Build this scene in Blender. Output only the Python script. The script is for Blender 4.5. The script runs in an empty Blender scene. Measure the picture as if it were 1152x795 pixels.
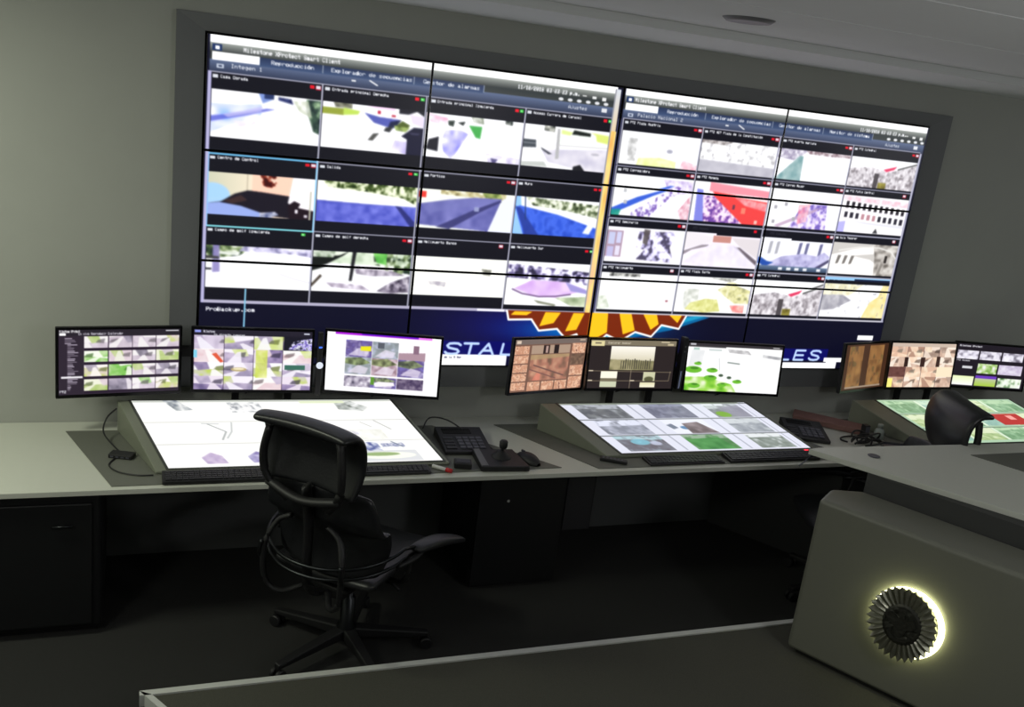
import bpy, math, random
import numpy as np
from mathutils import Vector, Matrix
R = math.radians
rng = np.random.RandomState(7)
scene = bpy.context.scene
COL = scene.collection

# ------------------------------------------------------------------ helpers
def lin(c):
    c = [x/255.0 if max(c) > 1.001 else x for x in c]
    return tuple((x/12.92 if x <= .04045 else ((x+.055)/1.055)**2.4) for x in c)

def mat(name, col, rough=.6, metal=0, noise=0, nscale=40, bump=0, spec=.5, coat=0):
    m = bpy.data.materials.new(name); m.use_nodes = True
    nt = m.node_tree; b = nt.nodes['Principled BSDF']
    c = lin(col)
    b.inputs['Roughness'].default_value = rough
    b.inputs['Metallic'].default_value = metal
    b.inputs['Specular IOR Level'].default_value = spec
    b.inputs['Coat Weight'].default_value = coat
    if noise or bump:
        tc = nt.nodes.new('ShaderNodeTexCoord'); n = nt.nodes.new('ShaderNodeTexNoise')
        n.inputs['Scale'].default_value = nscale; n.inputs['Detail'].default_value = 4
        nt.links.new(tc.outputs['Object'], n.inputs['Vector'])
        mx = nt.nodes.new('ShaderNodeMix'); mx.data_type = 'RGBA'
        mx.inputs['A'].default_value = tuple(x*(1-noise) for x in c)+(1,)
        mx.inputs['B'].default_value = tuple(min(1, x*(1+noise)) for x in c)+(1,)
        nt.links.new(n.outputs['Fac'], mx.inputs['Factor'])
        nt.links.new(mx.outputs['Result'], b.inputs['Base Color'])
        if bump:
            bp = nt.nodes.new('ShaderNodeBump'); bp.inputs['Strength'].default_value = bump
            bp.inputs['Distance'].default_value = .004
            nt.links.new(n.outputs['Fac'], bp.inputs['Height'])
            nt.links.new(bp.outputs['Normal'], b.inputs['Normal'])
    else:
        b.inputs['Base Color'].default_value = c+(1,)
    return m

def emis(name, col, strength):
    m = bpy.data.materials.new(name); m.use_nodes = True
    b = m.node_tree.nodes['Principled BSDF']
    b.inputs['Base Color'].default_value = (.02, .02, .02, 1)
    b.inputs['Emission Color'].default_value = lin(col)+(1,)
    b.inputs['Emission Strength'].default_value = strength
    return m

def screen_mat(name, strength, rough=.35):
    m = bpy.data.materials.new(name); m.use_nodes = True
    nt = m.node_tree; b = nt.nodes['Principled BSDF']
    a = nt.nodes.new('ShaderNodeAttribute'); a.attribute_name = 'picture'
    b.inputs['Base Color'].default_value = (.012, .012, .014, 1)
    b.inputs['Roughness'].default_value = rough
    b.inputs['Specular IOR Level'].default_value = .3
    b.inputs['Emission Strength'].default_value = strength
    nt.links.new(a.outputs['Color'], b.inputs['Emission Color'])
    return m

def prop(o, label=None, cat=None, group=None, kind=None):
    if label: o['label'] = label
    if cat: o['category'] = cat
    if group: o['group'] = group
    if kind: o['kind'] = kind
    return o

def thing(name, label, cat, loc=(0, 0, 0), rz=0, group=None):
    o = bpy.data.objects.new(name, None); COL.objects.link(o)
    o.location = loc; o.rotation_euler = (0, 0, rz); o.empty_display_size = .1
    return prop(o, label, cat, group)

def root_off(p):
    v = Vector((0, 0, 0))
    while p is not None:
        v += Vector(p.location); p = p.parent
    return v

def sweep_frame(t):
    up = Vector((0, 0, 1)) if abs(t.z) < .95 else Vector((1, 0, 0))
    a = t.cross(up).normalized(); return a, a.cross(t).normalized()

def spline(pts, n=6):
    pts = [Vector(p) for p in pts]; out = []
    for i in range(len(pts)-1):
        p0 = pts[max(0, i-1)]; p1 = pts[i]; p2 = pts[i+1]; p3 = pts[min(len(pts)-1, i+2)]
        for k in range(n):
            t = k/n
            out.append(.5*((2*p1)+(p2-p0)*t+(2*p0-5*p1+4*p2-p3)*t*t+(3*p1-p0-3*p2+p3)*t**3))
    out.append(pts[-1]); return out

class MB:
    def __init__(s): s.v = []; s.f = []
    def add(s, v, f):
        o = len(s.v); s.v += [tuple(p) for p in v]; s.f += [tuple(i+o for i in q) for q in f]; return s
    def hexa(s, p):
        return s.add(p, [(0, 3, 2, 1), (4, 5, 6, 7), (0, 1, 5, 4), (1, 2, 6, 5), (2, 3, 7, 6), (3, 0, 4, 7)])
    def box(s, x0, x1, y0, y1, z0, z1, M=None):
        p = [Vector(q) for q in [(x0, y0, z0), (x1, y0, z0), (x1, y1, z0), (x0, y1, z0), (x0, y0, z1), (x1, y0, z1), (x1, y1, z1), (x0, y1, z1)]]
        if M is not None: p = [M @ q for q in p]
        return s.hexa(p)
    def prism(s, poly, z0, z1, M=None):
        a = sum(poly[i][0]*poly[(i+1) % len(poly)][1]-poly[(i+1) % len(poly)][0]*poly[i][1] for i in range(len(poly)))
        if a < 0: poly = poly[::-1]
        n = len(poly); v = [Vector((x, y, z0)) for x, y in poly]+[Vector((x, y, z1)) for x, y in poly]
        if M is not None: v = [M @ q for q in v]
        return s.add(v, [tuple(range(n))[::-1], tuple(range(n, 2*n))]+[(i, (i+1) % n, n+(i+1) % n, n+i) for i in range(n)])
    def tube(s, path, r, n=8, flat=1.0):
        path = [Vector(p) for p in path]; m = len(path); v = []
        rr = r if isinstance(r, (list, tuple)) else [r]*m
        for i, p in enumerate(path):
            t = (path[min(i+1, m-1)]-path[max(i-1, 0)]).normalized(); a, b = sweep_frame(t)
            for k in range(n):
                c = 2*math.pi*k/n; v.append(p+a*math.cos(c)*rr[i]+b*math.sin(c)*rr[i]*flat)
        f = [(i*n+k, i*n+(k+1) % n, (i+1)*n+(k+1) % n, (i+1)*n+k) for i in range(m-1) for k in range(n)]
        f += [tuple(range(n))[::-1], tuple(range((m-1)*n, m*n))]
        return s.add(v, f)
    def lathe(s, prof, n=24, M=None):
        v = []; m = len(prof)
        for r, z in prof:
            for k in range(n):
                c = 2*math.pi*k/n; v.append(Vector((r*math.cos(c), r*math.sin(c), z)))
        if M is not None: v = [M @ q for q in v]
        f = [(i*n+k, i*n+(k+1) % n, (i+1)*n+(k+1) % n, (i+1)*n+k) for i in range(m-1) for k in range(n)]
        f += [tuple(range(n))[::-1], tuple(range((m-1)*n, m*n))]
        return s.add(v, f)
    def sheet(s, fn, nu, nv, th, M=None):
        # closed padded slab: fn(u, v) -> (point, normal), thickness th(u, v)
        A = []; B = []
        for j in range(nv+1):
            for i in range(nu+1):
                u = i/nu; w = j/nv; p, nr = fn(u, w); t = th(u, w) if callable(th) else th
                A.append(p+nr*t/2); B.append(p-nr*t/2)
        n = len(A); g = lambda i, j: j*(nu+1)+i
        f = []
        for j in range(nv):
            for i in range(nu):
                f.append((g(i, j), g(i+1, j), g(i+1, j+1), g(i, j+1)))
                f.append((n+g(i, j), n+g(i, j+1), n+g(i+1, j+1), n+g(i+1, j)))
        for i in range(nu):
            f.append((g(i+1, 0), g(i, 0), n+g(i, 0), n+g(i+1, 0))); f.append((g(i, nv), g(i+1, nv), n+g(i+1, nv), n+g(i, nv)))
        for j in range(nv):
            f.append((g(0, j), g(0, j+1), n+g(0, j+1), n+g(0, j))); f.append((g(nu, j+1), g(nu, j), n+g(nu, j), n+g(nu, j+1)))
        v = A+B
        if M is not None: v = [M @ q for q in v]
        return s.add(v, f)
    def build(s, name, m, parent=None, bevel=0, smooth=False, sub=0, world=False, seg=2):
        v = [Vector(p) for p in s.v]; me = bpy.data.meshes.new(name); o = bpy.data.objects.new(name, me)
        if parent is not None:
            o.parent = parent
            if world: off = root_off(parent); v = [p-off for p in v]
        else:
            c = Vector((sum(p.x for p in v)/len(v), sum(p.y for p in v)/len(v), min(p.z for p in v)))
            v = [p-c for p in v]; o.location = c
        me.from_pydata([tuple(p) for p in v], [], s.f); me.update(); me.materials.append(m)
        if smooth:
            for p in me.polygons: p.use_smooth = True
        COL.objects.link(o)
        if sub:
            md = o.modifiers.new('sub', 'SUBSURF'); md.levels = sub; md.render_levels = sub
        if bevel:
            md = o.modifiers.new('bev', 'BEVEL'); md.width = bevel; md.segments = seg; md.limit_method = 'ANGLE'; md.angle_limit = R(40)
        return o

def struct(o): o['kind'] = 'structure'; return o

# ------------------------------------------------------------------ painter for the pictures the screens show
F5 = {' ':'0000000000','!':'00005F0000','.':'0000606000',',':'0080703000','-':'0808080808','/':'2010080402',':':'0000140000','0':'3E5149453E','1':'00427F4000','2':'7249494946','3':'2141494D33','4':'1814127F10','5':'2745454539','6':'3C4A494931','7':'4121110907','8':'3649494936','9':'464949291E',
'A':'7C1211127C','B':'7F49494936','C':'3E41414122','D':'7F4141413E','E':'7F49494941','F':'7F09090901','G':'3E41415173','H':'7F0808087F','I':'00417F4100','J':'2040413F01','L':'7F40404040','M':'7F021C027F','N':'7F0408107F','O':'3E4141413E','P':'7F09090906','R':'7F09192946','S':'2649494932','T':'03017F0103','U':'3F4040403F','V':'1F2040201F','X':'6314081463','Z':'6159494D43',
'a':'2054547840','b':'7F28444438','c':'3844444428','d':'384444287F','e':'3854545418','f':'00087E0902','g':'18A4A49C78','h':'7F08040478','i':'00447D4000','j':'2040403D00','k':'7F10284400','l':'00417F4000','m':'7C04780478','n':'7C08040478','o':'3844444438','p':'FC18242418','q':'18242418FC','r':'7C08040408','s':'4854545424','t':'04043F4424','u':'3C4040207C','v':'1C2040201C','x':'4428102844','y':'4C9090907C','z':'4464544C44','\u00f3':'3844464538'}

def vnoise(h, w, cells, octs=3, seed=None):
    r = rng if seed is None else np.random.RandomState(seed)
    out = np.zeros((h, w)); amp = 1; tot = 0; asp = w/max(1, h)
    for o in range(octs):
        ny = max(2, int(cells*2**o)+1); nx = max(2, int(cells*2**o*asp)+1)
        g = r.rand(ny+1, nx+1)
        y = np.linspace(0, ny-1e-4, h); x = np.linspace(0, nx-1e-4, w)
        yi = y.astype(int); xi = x.astype(int); fy = (y-yi)[:, None]; fx = (x-xi)[None, :]
        fy = fy*fy*(3-2*fy); fx = fx*fx*(3-2*fx)
        out += amp*((g[yi][:, xi]*(1-fx)+g[yi][:, xi+1]*fx)*(1-fy)+(g[yi+1][:, xi]*(1-fx)+g[yi+1][:, xi+1]*fx)*fy)
        tot += amp; amp *= .55
    return out/tot

class Cv:
    def __init__(s, w, h, bg=(0, 0, 0), arr=None):
        s.a = arr if arr is not None else np.ones((h, w, 3))*np.array(bg, float)
        s.h, s.w = s.a.shape[:2]
    def sub(s, x0, y0, x1, y1):
        X0, X1 = int(round(x0*s.w)), int(round(x1*s.w)); Y0, Y1 = int(round(y0*s.h)), int(round(y1*s.h))
        return Cv(0, 0, arr=s.a[Y0:max(Y1, Y0+1), X0:max(X1, X0+1)])
    def fill(s, c): s.a[:] = c; return s
    def rect(s, x0, y0, x1, y1, c, al=1):
        v = s.sub(max(0, x0), max(0, y0), min(1, x1), min(1, y1)).a; v[:] = v*(1-al)+np.array(c, float)*al; return s
    def grad(s, x0, y0, x1, y1, c0, c1, hor=False):
        v = s.sub(x0, y0, x1, y1).a; n = v.shape[1] if hor else v.shape[0]
        t = np.linspace(0, 1, n); t = t[None, :, None] if hor else t[:, None, None]
        v[:] = np.array(c0, float)*(1-t)+np.array(c1, float)*t; return s
    def mask(s, pts, soft=0):
        P = np.array(pts, float)*[s.w, s.h]; m = np.zeros((s.h, s.w))
        for oy in (.25, .75):
            for ox in (.25, .75):
                Y, X = np.mgrid[0:s.h, 0:s.w]; X = X+ox; Y = Y+oy; ins = np.zeros((s.h, s.w), bool)
                j = len(P)-1
                for i in range(len(P)):
                    xi, yi = P[i]; xj, yj = P[j]
                    if yi != yj: ins ^= ((yi > Y) != (yj > Y)) & (X < (xj-xi)*(Y-yi)/(yj-yi)+xi)
                    j = i
                m += ins/4
        for _ in range(soft):
            p = np.pad(m, 1, mode='edge'); m = (p[:-2, 1:-1]+p[2:, 1:-1]+p[1:-1, :-2]+p[1:-1, 2:]+p[1:-1, 1:-1]*2)/6
        return m
    def poly(s, pts, c, al=1, soft=1):
        m = s.mask(pts, soft)[:, :, None]*al; s.a[:] = s.a*(1-m)+np.array(c, float)*m; return s
    def tex(s, pts, cols, cells=8, al=1, soft=1, thr=None, contrast=1.45):
        # mottled patch: cols are blended by noise; thr keeps only the noisy blobs above it
        m = s.mask(pts, soft) if pts is not None else np.ones((s.h, s.w))
        n = np.clip((vnoise(s.h, s.w, cells*.62, 2)-.5)*contrast+.5, 0, .9999)
        if thr is not None:
            q = vnoise(s.h, s.w, cells*.62, 2); m = m*np.clip((q-thr)*6, 0, 1)
        k = n*(len(cols)-1); i = k.astype(int); f = (k-i)[:, :, None]; C = np.array(cols, float)
        c = C[i]*(1-f)+C[np.minimum(i+1, len(cols)-1)]*f; m = m[:, :, None]*al
        s.a[:] = s.a*(1-m)+c*m; return s
    def line(s, pts, wd, c, al=1):
        P = np.array(pts, float)*[s.w, s.h]; Y, X = np.mgrid[0:s.h, 0:s.w]; X = X+.5; Y = Y+.5; D = np.full((s.h, s.w), 1e9)
        for a, b in zip(P[:-1], P[1:]):
            d = b-a; L = max(1e-6, d@d); t = np.clip(((X-a[0])*d[0]+(Y-a[1])*d[1])/L, 0, 1)
            D = np.minimum(D, np.hypot(X-a[0]-t*d[0], Y-a[1]-t*d[1]))
        m = np.clip(wd/2*s.h-D+.5, 0, 1)[:, :, None]*al; s.a[:] = s.a*(1-m)+np.array(c, float)*m; return s
    def ell(s, x, y, rx, ry, c, al=1, soft=0):
        return s.poly([(x+rx*math.cos(t), y+ry*math.sin(t)) for t in np.linspace(0, 2*math.pi, 20)[:-1]], c, al, soft)
    def text(s, x, y, st, hp, c, al=1, sx=1.0):
        # hp = cap height in pixels, (x, y) = top left in 0..1
        B = np.zeros((8, 6*len(st)))
        for k, ch in enumerate(st):
            d = F5.get(ch, F5['o'])
            for i in range(5):
                b = int(d[2*i:2*i+2], 16)
                for r in range(8): B[r, 6*k+i] = (b >> r) & 1
        sc = hp/7; H = max(1, int(round(8*sc))); W = max(1, int(round(6*len(st)*sc*sx))); ss = 4
        yi = np.minimum((np.arange(H*ss)+.5)*8/(H*ss), 7.99).astype(int); xi = np.minimum((np.arange(W*ss)+.5)*B.shape[1]/(W*ss), B.shape[1]-.01).astype(int)
        G = B[yi][:, xi].reshape(H, ss, W, ss).mean((1, 3)); G = np.clip(G*2.2, 0, 1)
        X0 = int(x*s.w); Y0 = int(y*s.h); W = min(W, s.w-X0); H = min(H, s.h-Y0)
        if W <= 0 or H <= 0: return s
        v = s.a[Y0:Y0+H, X0:X0+W]; g = G[:H, :W, None]*al; v[:] = v*(1-g)+np.array(c, float)*g; return s

def blur(a, n=1):
    for _ in range(n):
        p = np.pad(a, ((1, 1), (1, 1), (0, 0)), mode='edge')
        a = (p[:-2, 1:-1]+p[2:, 1:-1]+p[1:-1, :-2]+p[1:-1, 2:])*.15+p[1:-1, 1:-1]*.4
    return a

def picture(name, arr, corner, ux, uz, m, parent, world=True):
    # a flat grid of quads carrying the picture as vertex colours; corner = top left, ux / uz full edges right and down
    h, w = arr.shape[:2]
    P = np.pad(arr, ((0, 1), (0, 1), (0, 0)), mode='edge'); P[1:-1, 1:-1] = (arr[1:, 1:]+arr[:-1, 1:]+arr[1:, :-1]+arr[:-1, :-1])/4*.5+arr[1:, 1:]*.5
    off = root_off(parent) if world else Vector((0, 0, 0))
    c = np.array(Vector(corner)-off); U = np.array(ux); D = np.array(uz)
    i = np.arange(w+1)/w; j = np.arange(h+1)/h
    co = c+i[None, :, None]*U+j[:, None, None]*D
    nv = (w+1)*(h+1); nf = w*h
    me = bpy.data.meshes.new(name); me.vertices.add(nv); me.vertices.foreach_set('co', co.reshape(-1).astype(np.float32))
    a = (np.arange(h)[:, None]*(w+1)+np.arange(w)[None, :]).reshape(-1)
    q = np.stack([a, a+w+1, a+w+2, a+1], 1).reshape(-1)
    me.loops.add(nf*4); me.loops.foreach_set('vertex_index', q.astype(np.int32))
    me.polygons.add(nf); me.polygons.foreach_set('loop_start', (np.arange(nf)*4).astype(np.int32))
    me.update(calc_edges=True)
    ca = me.color_attributes.new('picture', 'FLOAT_COLOR', 'POINT')
    s = np.clip(P/255., 0, 1); s = np.where(s <= .04045, s/12.92, ((s+.055)/1.055)**2.4)
    rgba = np.ones((nv, 4), np.float32); rgba[:, :3] = s.reshape(-1, 3)
    ca.data.foreach_set('color', rgba.reshape(-1)); me.materials.append(m)
    o = bpy.data.objects.new(name, me); COL.objects.link(o); o.parent = parent
    return o
# ------------------------------------------------------------------ materials
WALL = mat('painted_wall', (160, 162, 156), .75, noise=.03, nscale=6)
WALLD = mat('grey_casing', (110, 112, 114), .7, noise=.03, nscale=8)
CEIL = mat('ceiling_board', (205, 207, 207), .8, noise=.02, nscale=10)
CARP = mat('dark_carpet', (33, 33, 32), .95, noise=.35, nscale=260, bump=.6)
CARP2 = mat('grey_carpet', (66, 66, 58), .95, noise=.35, nscale=260, bump=.6)
PANG = mat('dark_grey_board', (84, 86, 86), .7)
NOSE = mat('pale_nosing', (190, 192, 188), .4)
DESK = mat('white_laminate', (192, 194, 184), .45, noise=.02, nscale=30)
DESKE = mat('laminate_edge', (150, 152, 142), .5)
DARKP = mat('black_panel', (15, 16, 18), .5)
CHAR = mat('charcoal_panel', (52, 53, 52), .6)
MATG = mat('grey_inlay', (98, 100, 92), .6, noise=.03, nscale=60)
HOUS = mat('grey_metal_housing', (118, 122, 108), .45, noise=.02, nscale=30)
HOUSB = mat('dark_bezel', (62, 64, 60), .4)
BLK = mat('black_plastic', (19, 19, 21), .55)
BLKG = mat('gloss_black', (12, 12, 14), .2)
KEY = mat('key_plastic', (36, 36, 40), .5)
KEYG = mat('grey_keys', (74, 74, 84), .5)
GREYP = mat('grey_plastic', (95, 95, 98), .5)
CABLE = mat('black_cable', (16, 16, 17), .5)
LEATH = mat('black_leather', (24, 25, 28), .38, noise=.15, nscale=90, bump=.15)
LEATH2 = mat('black_leather_pad', (34, 35, 38), .42, noise=.15, nscale=120, bump=.2)
CHM = mat('dark_satin_metal', (50, 52, 54), .35, metal=.9)
CASEW = mat('greige_enamel', (108, 109, 99), .4, noise=.02, nscale=25)
BADGE = mat('pewter', (140, 140, 125), .38, metal=.7, noise=.2, nscale=40, bump=.3)
BADGED = mat('dark_pewter', (58, 58, 52), .45, metal=.6, noise=.35, nscale=60, bump=.8)
PINK = mat('reddish_brown_box', (128, 92, 86), .55, noise=.15, nscale=20)
REDP = mat('red_plastic', (190, 30, 36), .4)
WHP = mat('white_plastic', (215, 215, 212), .4)
BOTT = mat('pale_grey_plastic', (140, 148, 142), .4)
BLUEP = mat('navy_plastic', (22, 30, 52), .4)
SCR_W = screen_mat('video_wall_picture', 1.15)
SCR_M = screen_mat('monitor_picture', 1.05)
SCR_C = screen_mat('touch_display_picture', 1.05, .25)
LED_R = emis('red_led', (255, 40, 60), 2.0)
LED_B = emis('blue_led', (60, 110, 255), 1.6)
LED_W = emis('white_led', (225, 232, 245), 1.0)
LED_Y = emis('warm_backlight', (255, 255, 190), 7)

# ------------------------------------------------------------------ the room
PW, PH, SZ = 1.112, .5464, 1.06          # one video wall panel, and the height of the wall's lower edge
VW, VH = 4*PW, 3*PH
fr_l, fr_r, fr_t, fr_b = -.136, VW+.155, SZ+VH+.085, SZ-.122
WT = 2.955
m = MB()                                  # back wall with an opening for the video wall
m.box(-2.7, fr_l, .02, .14, 0, WT); m.box(fr_r, 8, .02, .14, 0, WT)
m.box(fr_l, fr_r, .02, .14, 0, fr_b); m.box(fr_l, fr_r, .02, .14, fr_t, WT)
struct(m.build('wall_back', WALL))
struct(MB().box(-2.82, -2.7, -8, .14, 0, 3.2).build('wall_left', WALL))
struct(MB().box(8, 8.12, -8, .14, 0, 3.2).build('wall_right', WALL))
struct(MB().box(-2.82, 8.12, -8.12, -8, 0, 3.2).build('wall_front', WALL))
struct(MB().box(-2.82, 8.12, -8.12, .14, -.1, 0).build('floor', CARP))
struct(MB().prism([(-.25, -1.46), (8, -1.46), (8, -8), (3.6, -8)], 0, .144).build('floor_raised', CARP2))
struct(MB().box(fr_l, fr_r, .1, .16, fr_b, fr_t).build('wall_recess', DARKP))
# casing round the video wall, mitred at the corners
def casing(name, a, b, c, d):
    m = MB(); y0, y1 = -.004, .05
    pts = [(a, y1), (b, y1), (c, y1), (d, y1)]
    v = [(p[0], .055, p[1]) for p in (a, b, c, d)]+[(a[0], -.012, a[1]), (b[0], -.012, b[1]), (c[0], .012, c[1]), (d[0], .012, d[1])]
    m.hexa(v); return struct(m.build(name, WALLD))
il, ir, it, ib = -.006, VW+.006, SZ+VH+.006, SZ-.006
casing('trim_1', (fr_l, fr_t), (fr_r, fr_t), (ir, it), (il, it))
casing('trim_2', (fr_r, fr_b), (fr_l, fr_b), (il, ib), (ir, ib))
casing('trim_3', (fr_l, fr_b), (fr_l, fr_t), (il, it), (il, ib))
casing('trim_4', (fr_r, fr_t), (fr_r, fr_b), (ir, ib), (ir, it))
# nosing of the raised floor
m = MB(); m.box(-.262, 8, -1.475, -1.443, .1, .152); struct(m.build('trim_5', NOSE))
m = MB(); m.prism([(-.262, -1.443), (-.215, -1.475), (3.6, -7.95), (3.55, -7.95)], .1, .152); struct(m.build('trim_6', NOSE))
# ceiling: a lowered strip along the wall, then boards with open joints
m = MB(); m.box(-2.82, 8.12, -.93, .14, WT, WT+.16); struct(m.build('ceiling_strip', CEIL))
m = MB(); ys = [-.93, -1.93, -2.70, -3.4, -3.88, -4.68, -5.48, -6.28, -7.1, -8.12]
for k in range(len(ys)-1): m.box(-2.82, 8.12, ys[k+1]+.007, ys[k]-.007, 2.995, 3.08)
struct(m.build('ceiling', CEIL))
struct(MB().box(-2.82, 8.12, -8.12, -.93, 3.1, 3.16).build('ceiling_void', DARKP))
m = MB(); m.box(-2.82, 8.12, -.935, -.929, 2.955, 2.995); struct(m.build('trim_7', CEIL))

# recessed downlight, switched off
t = thing('ceiling_downlight', 'round recessed ceiling downlight, switched off, near the top edge', 'ceiling light', (1.94, -1.53, 2.995))
MB().lathe([(.062, -.012), (.088, -.014), (.105, 0), (.105, .002), (.06, .002)], 40).build('trim_ring', GREYP, t, smooth=True)
MB().lathe([(.0, -.010), (.06, -.009), (.06, .001), (0, .001)], 32).build('lens', NOSE, t, smooth=True)
# ------------------------------------------------------------------ the picture on the video wall
K = (16, 16, 26); WH = (255, 255, 255); LN = (168, 168, 186)
wall = Cv(1600, 588, (12, 12, 34))
A = wall.a
def VU(u0, v0, u1, v1): return wall.sub(u0/4, v0/3, u1/4, v1/3)
def wrect(u0, v0, u1, v1, c, al=1): VU(u0, v0, u1, v1).rect(0, 0, 1, 1, c, al)
def wtext(u, v, s, hp, c=(245, 246, 250), sx=1.0): wall.text(u/4, v/3, s, hp, c, sx=sx)
# desktop behind the windows: navy with a brighter blue towards the emblem
Y, X = np.mgrid[0:588, 0:1600]; du = (X/400-1.75); dv = (Y/196-2.55)
g = np.exp(-(du*du/.30+dv*dv/.10))[:, :, None]; A[:] = A*(1-g)+np.array((20, 14, 104.))*g
g = np.exp(-((X/400-2.0)**2/.12+(Y/196-2.58)**2/.02))[:, :, None]; A[:] = A*(1-g)+np.array((0, 120, 200.))*g
def PX(cx, cy):                            # wall coordinates of points picked on the emblem
    return cx, cy
def window(u0, u1, title, tab, tabs, view, date_u, icons_u, adj):
    wrect(u0, 0, u1, .068, WH)
    VU(u0, .068, u1, .15).grad(0, 0, 1, 1, (150, 155, 150), (62, 66, 66))
    VU(u0, .15, u1, .21).grad(0, 0, 1, 1, (48, 54, 56), (58, 62, 62))
    VU(u0, .21, u1, .31).grad(0, 0, 1, 1, (92, 106, 138), (52, 60, 84))
    wrect(u0+.01, .075, u0+.05, .135, (30, 50, 96)); wrect(u0+.022, .09, u0+.04, .12, WH)
    wtext(u0+title[0], .082, title[1], 8, (235, 235, 238), title[2])
    wrect(u0+.01, .145, u0+tab, .215, WH)
    for a, b, s in tabs:
        VU(u0+a, .148, u0+b, .222).grad(0, 0, 1, 1, (40, 52, 84), (62, 80, 116)); wrect(u0+b-.004, .15, u0+b, .22, (130, 140, 160))
        n = len(s); wtext(u0+(a+b)/2-n*.0073, .165, s, 7.4)
    wrect(u0+.03, .245, u0+.06, .28, (190, 198, 215)); wrect(u0+.038, .254, u0+.052, .27, (60, 70, 100))
    wtext(u0+.09, .238, view, 7)
    wtext(u0+date_u, .1, '11/10/2018 03:03:23 p.m.', 7.6, sx=.86)
    for k in range(3): wrect(u0+icons_u+.13+k*.055, .125, u0+icons_u+.152+k*.055, .135+.012*k, (230, 230, 230))
    for k in range(6): VU(u0+icons_u+k*.05, .17, u0+icons_u+.03+k*.05, .205).ell(.5, .5, .45, .45, (225, 226, 230))
    wtext(u0+adj, .235, 'Ajustes', 7); wrect(u1-.075, .23, u1-.045, .27, (220, 222, 228))
    wrect(u0+.62, .245, u0+.64, .262, (225, 226, 230)); VU(u0+.7, .23, u0+.745, .275).line([(.1, .1), (.9, .9)], .3, (225, 226, 230))
window(.01, 1.97, (.14, 'Milestone XProtect Smart Client', .8), .21, [(.21, .49, 'Reproducci\u00f3n'), (.49, .915, 'Explorador de secuencias'), (.915, 1.25, 'Gestor de alarmas')], 'Integen 1', 1.42, 1.64, 1.7)
window(2.005, 3.99, (.06, 'Milestone XProtect Smart Client', .8), .2, [(.2, .49, 'Reproducci\u00f3n'), (.49, .92, 'Explorador de secuencias'), (.92, 1.25, 'Gestor de alarmas'), (1.25, 1.6, 'Monitor de sistema')], 'Palacio Nacional 2', 1.5, 1.7, 1.7)

def cell(u0, u1, v0, vt, vb, v1, name, paint, icons='rg', hl=None, hdr=True):
    wrect(u0, v0, u1, v1, K)
    if hdr: wtext(u0+.045, v0+.022, name, 5.4, sx=.92); wrect(u0+.012, v0+.024, u0+.034, v0+.05, (215, 218, 225))
    c = VU(u0+.008, vt, u1, vb); c.fill((250, 250, 252)); paint(c); c.a[:] = blur(c.a, 3)
    if not hdr:
        wrect(u0+.2, v0+.02, u1, vt+.02, K); wtext(u0+.045, v0+.03, name, 6, (40, 40, 50), .8)
    for k, ch in enumerate(icons):
        cc = {'r': (225, 20, 40), 'g': (60, 190, 70), 'w': (225, 215, 225)}[ch]; x = u1-.055+k*.027
        if ch == 'w': wrect(x-.002, v0+.02, x+.024, v0+.06, (150, 10, 30))
        wrect(x, v0+.024, x+.02, v0+.052, cc)
        if ch == 'g': wrect(x+.004, v0+.03, x+.012, v0+.042, (180, 250, 180))
    ln = hl or LN
    wrect(u0, v0-.006, u1, v0+.006, ln); wrect(u0-.002, v0, u0+.006, v1, ln if u0 > .1 or hl else (150, 150, 190))
    if hl: wrect(u1-.008, v0, u1, v1, ln); wrect(u0, v1-.012, u1, v1, ln)
G1 = [(28, 44, 36), (60, 80, 50), (130, 150, 100), (235, 240, 225)]
def p_casa(c):
    c.tex([(0, .3), (.22, .28), (.45, .22), (.45, .45), (0, .9)], [(150, 190, 250), (210, 220, 255), (250, 250, 255)], 5)
    c.poly([(0, .56), (.3, .42), (.5, .3), (.58, .3), (.3, .5), (0, .68)], (96, 104, 210), .9, 1)
    c.poly([(.1, .5), (.28, .4), (.46, .26), (.45, .38), (.15, .56)], (190, 186, 235), .8, 1)
    c.poly([(.42, .0), (.5, 0), (.55, .1), (.46, .2)], (90, 120, 200), .8, 1); c.rect(.47, .0, .56, .1, (40, 54, 100))
    c.tex([(.6, .03), (.72, .05), (.74, .16), (.6, .1)], [(20, 26, 70), (70, 80, 140)], 12)
    c.tex([(.86, .02), (1, .02), (1, .75), (.94, .7), (.9, .45), (.86, .25)], [(24, 34, 40), (60, 84, 70), (160, 190, 150)], 14, 1, 1)
    c.tex([(.74, .08), (.88, .06), (.92, .4), (.8, .3)], [(180, 190, 160), (250, 250, 245)], 14, .8)
    c.tex([(.2, .62), (.42, .6), (.36, .72), (.24, .74)], [(225, 215, 240), (250, 250, 252)], 10)
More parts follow.
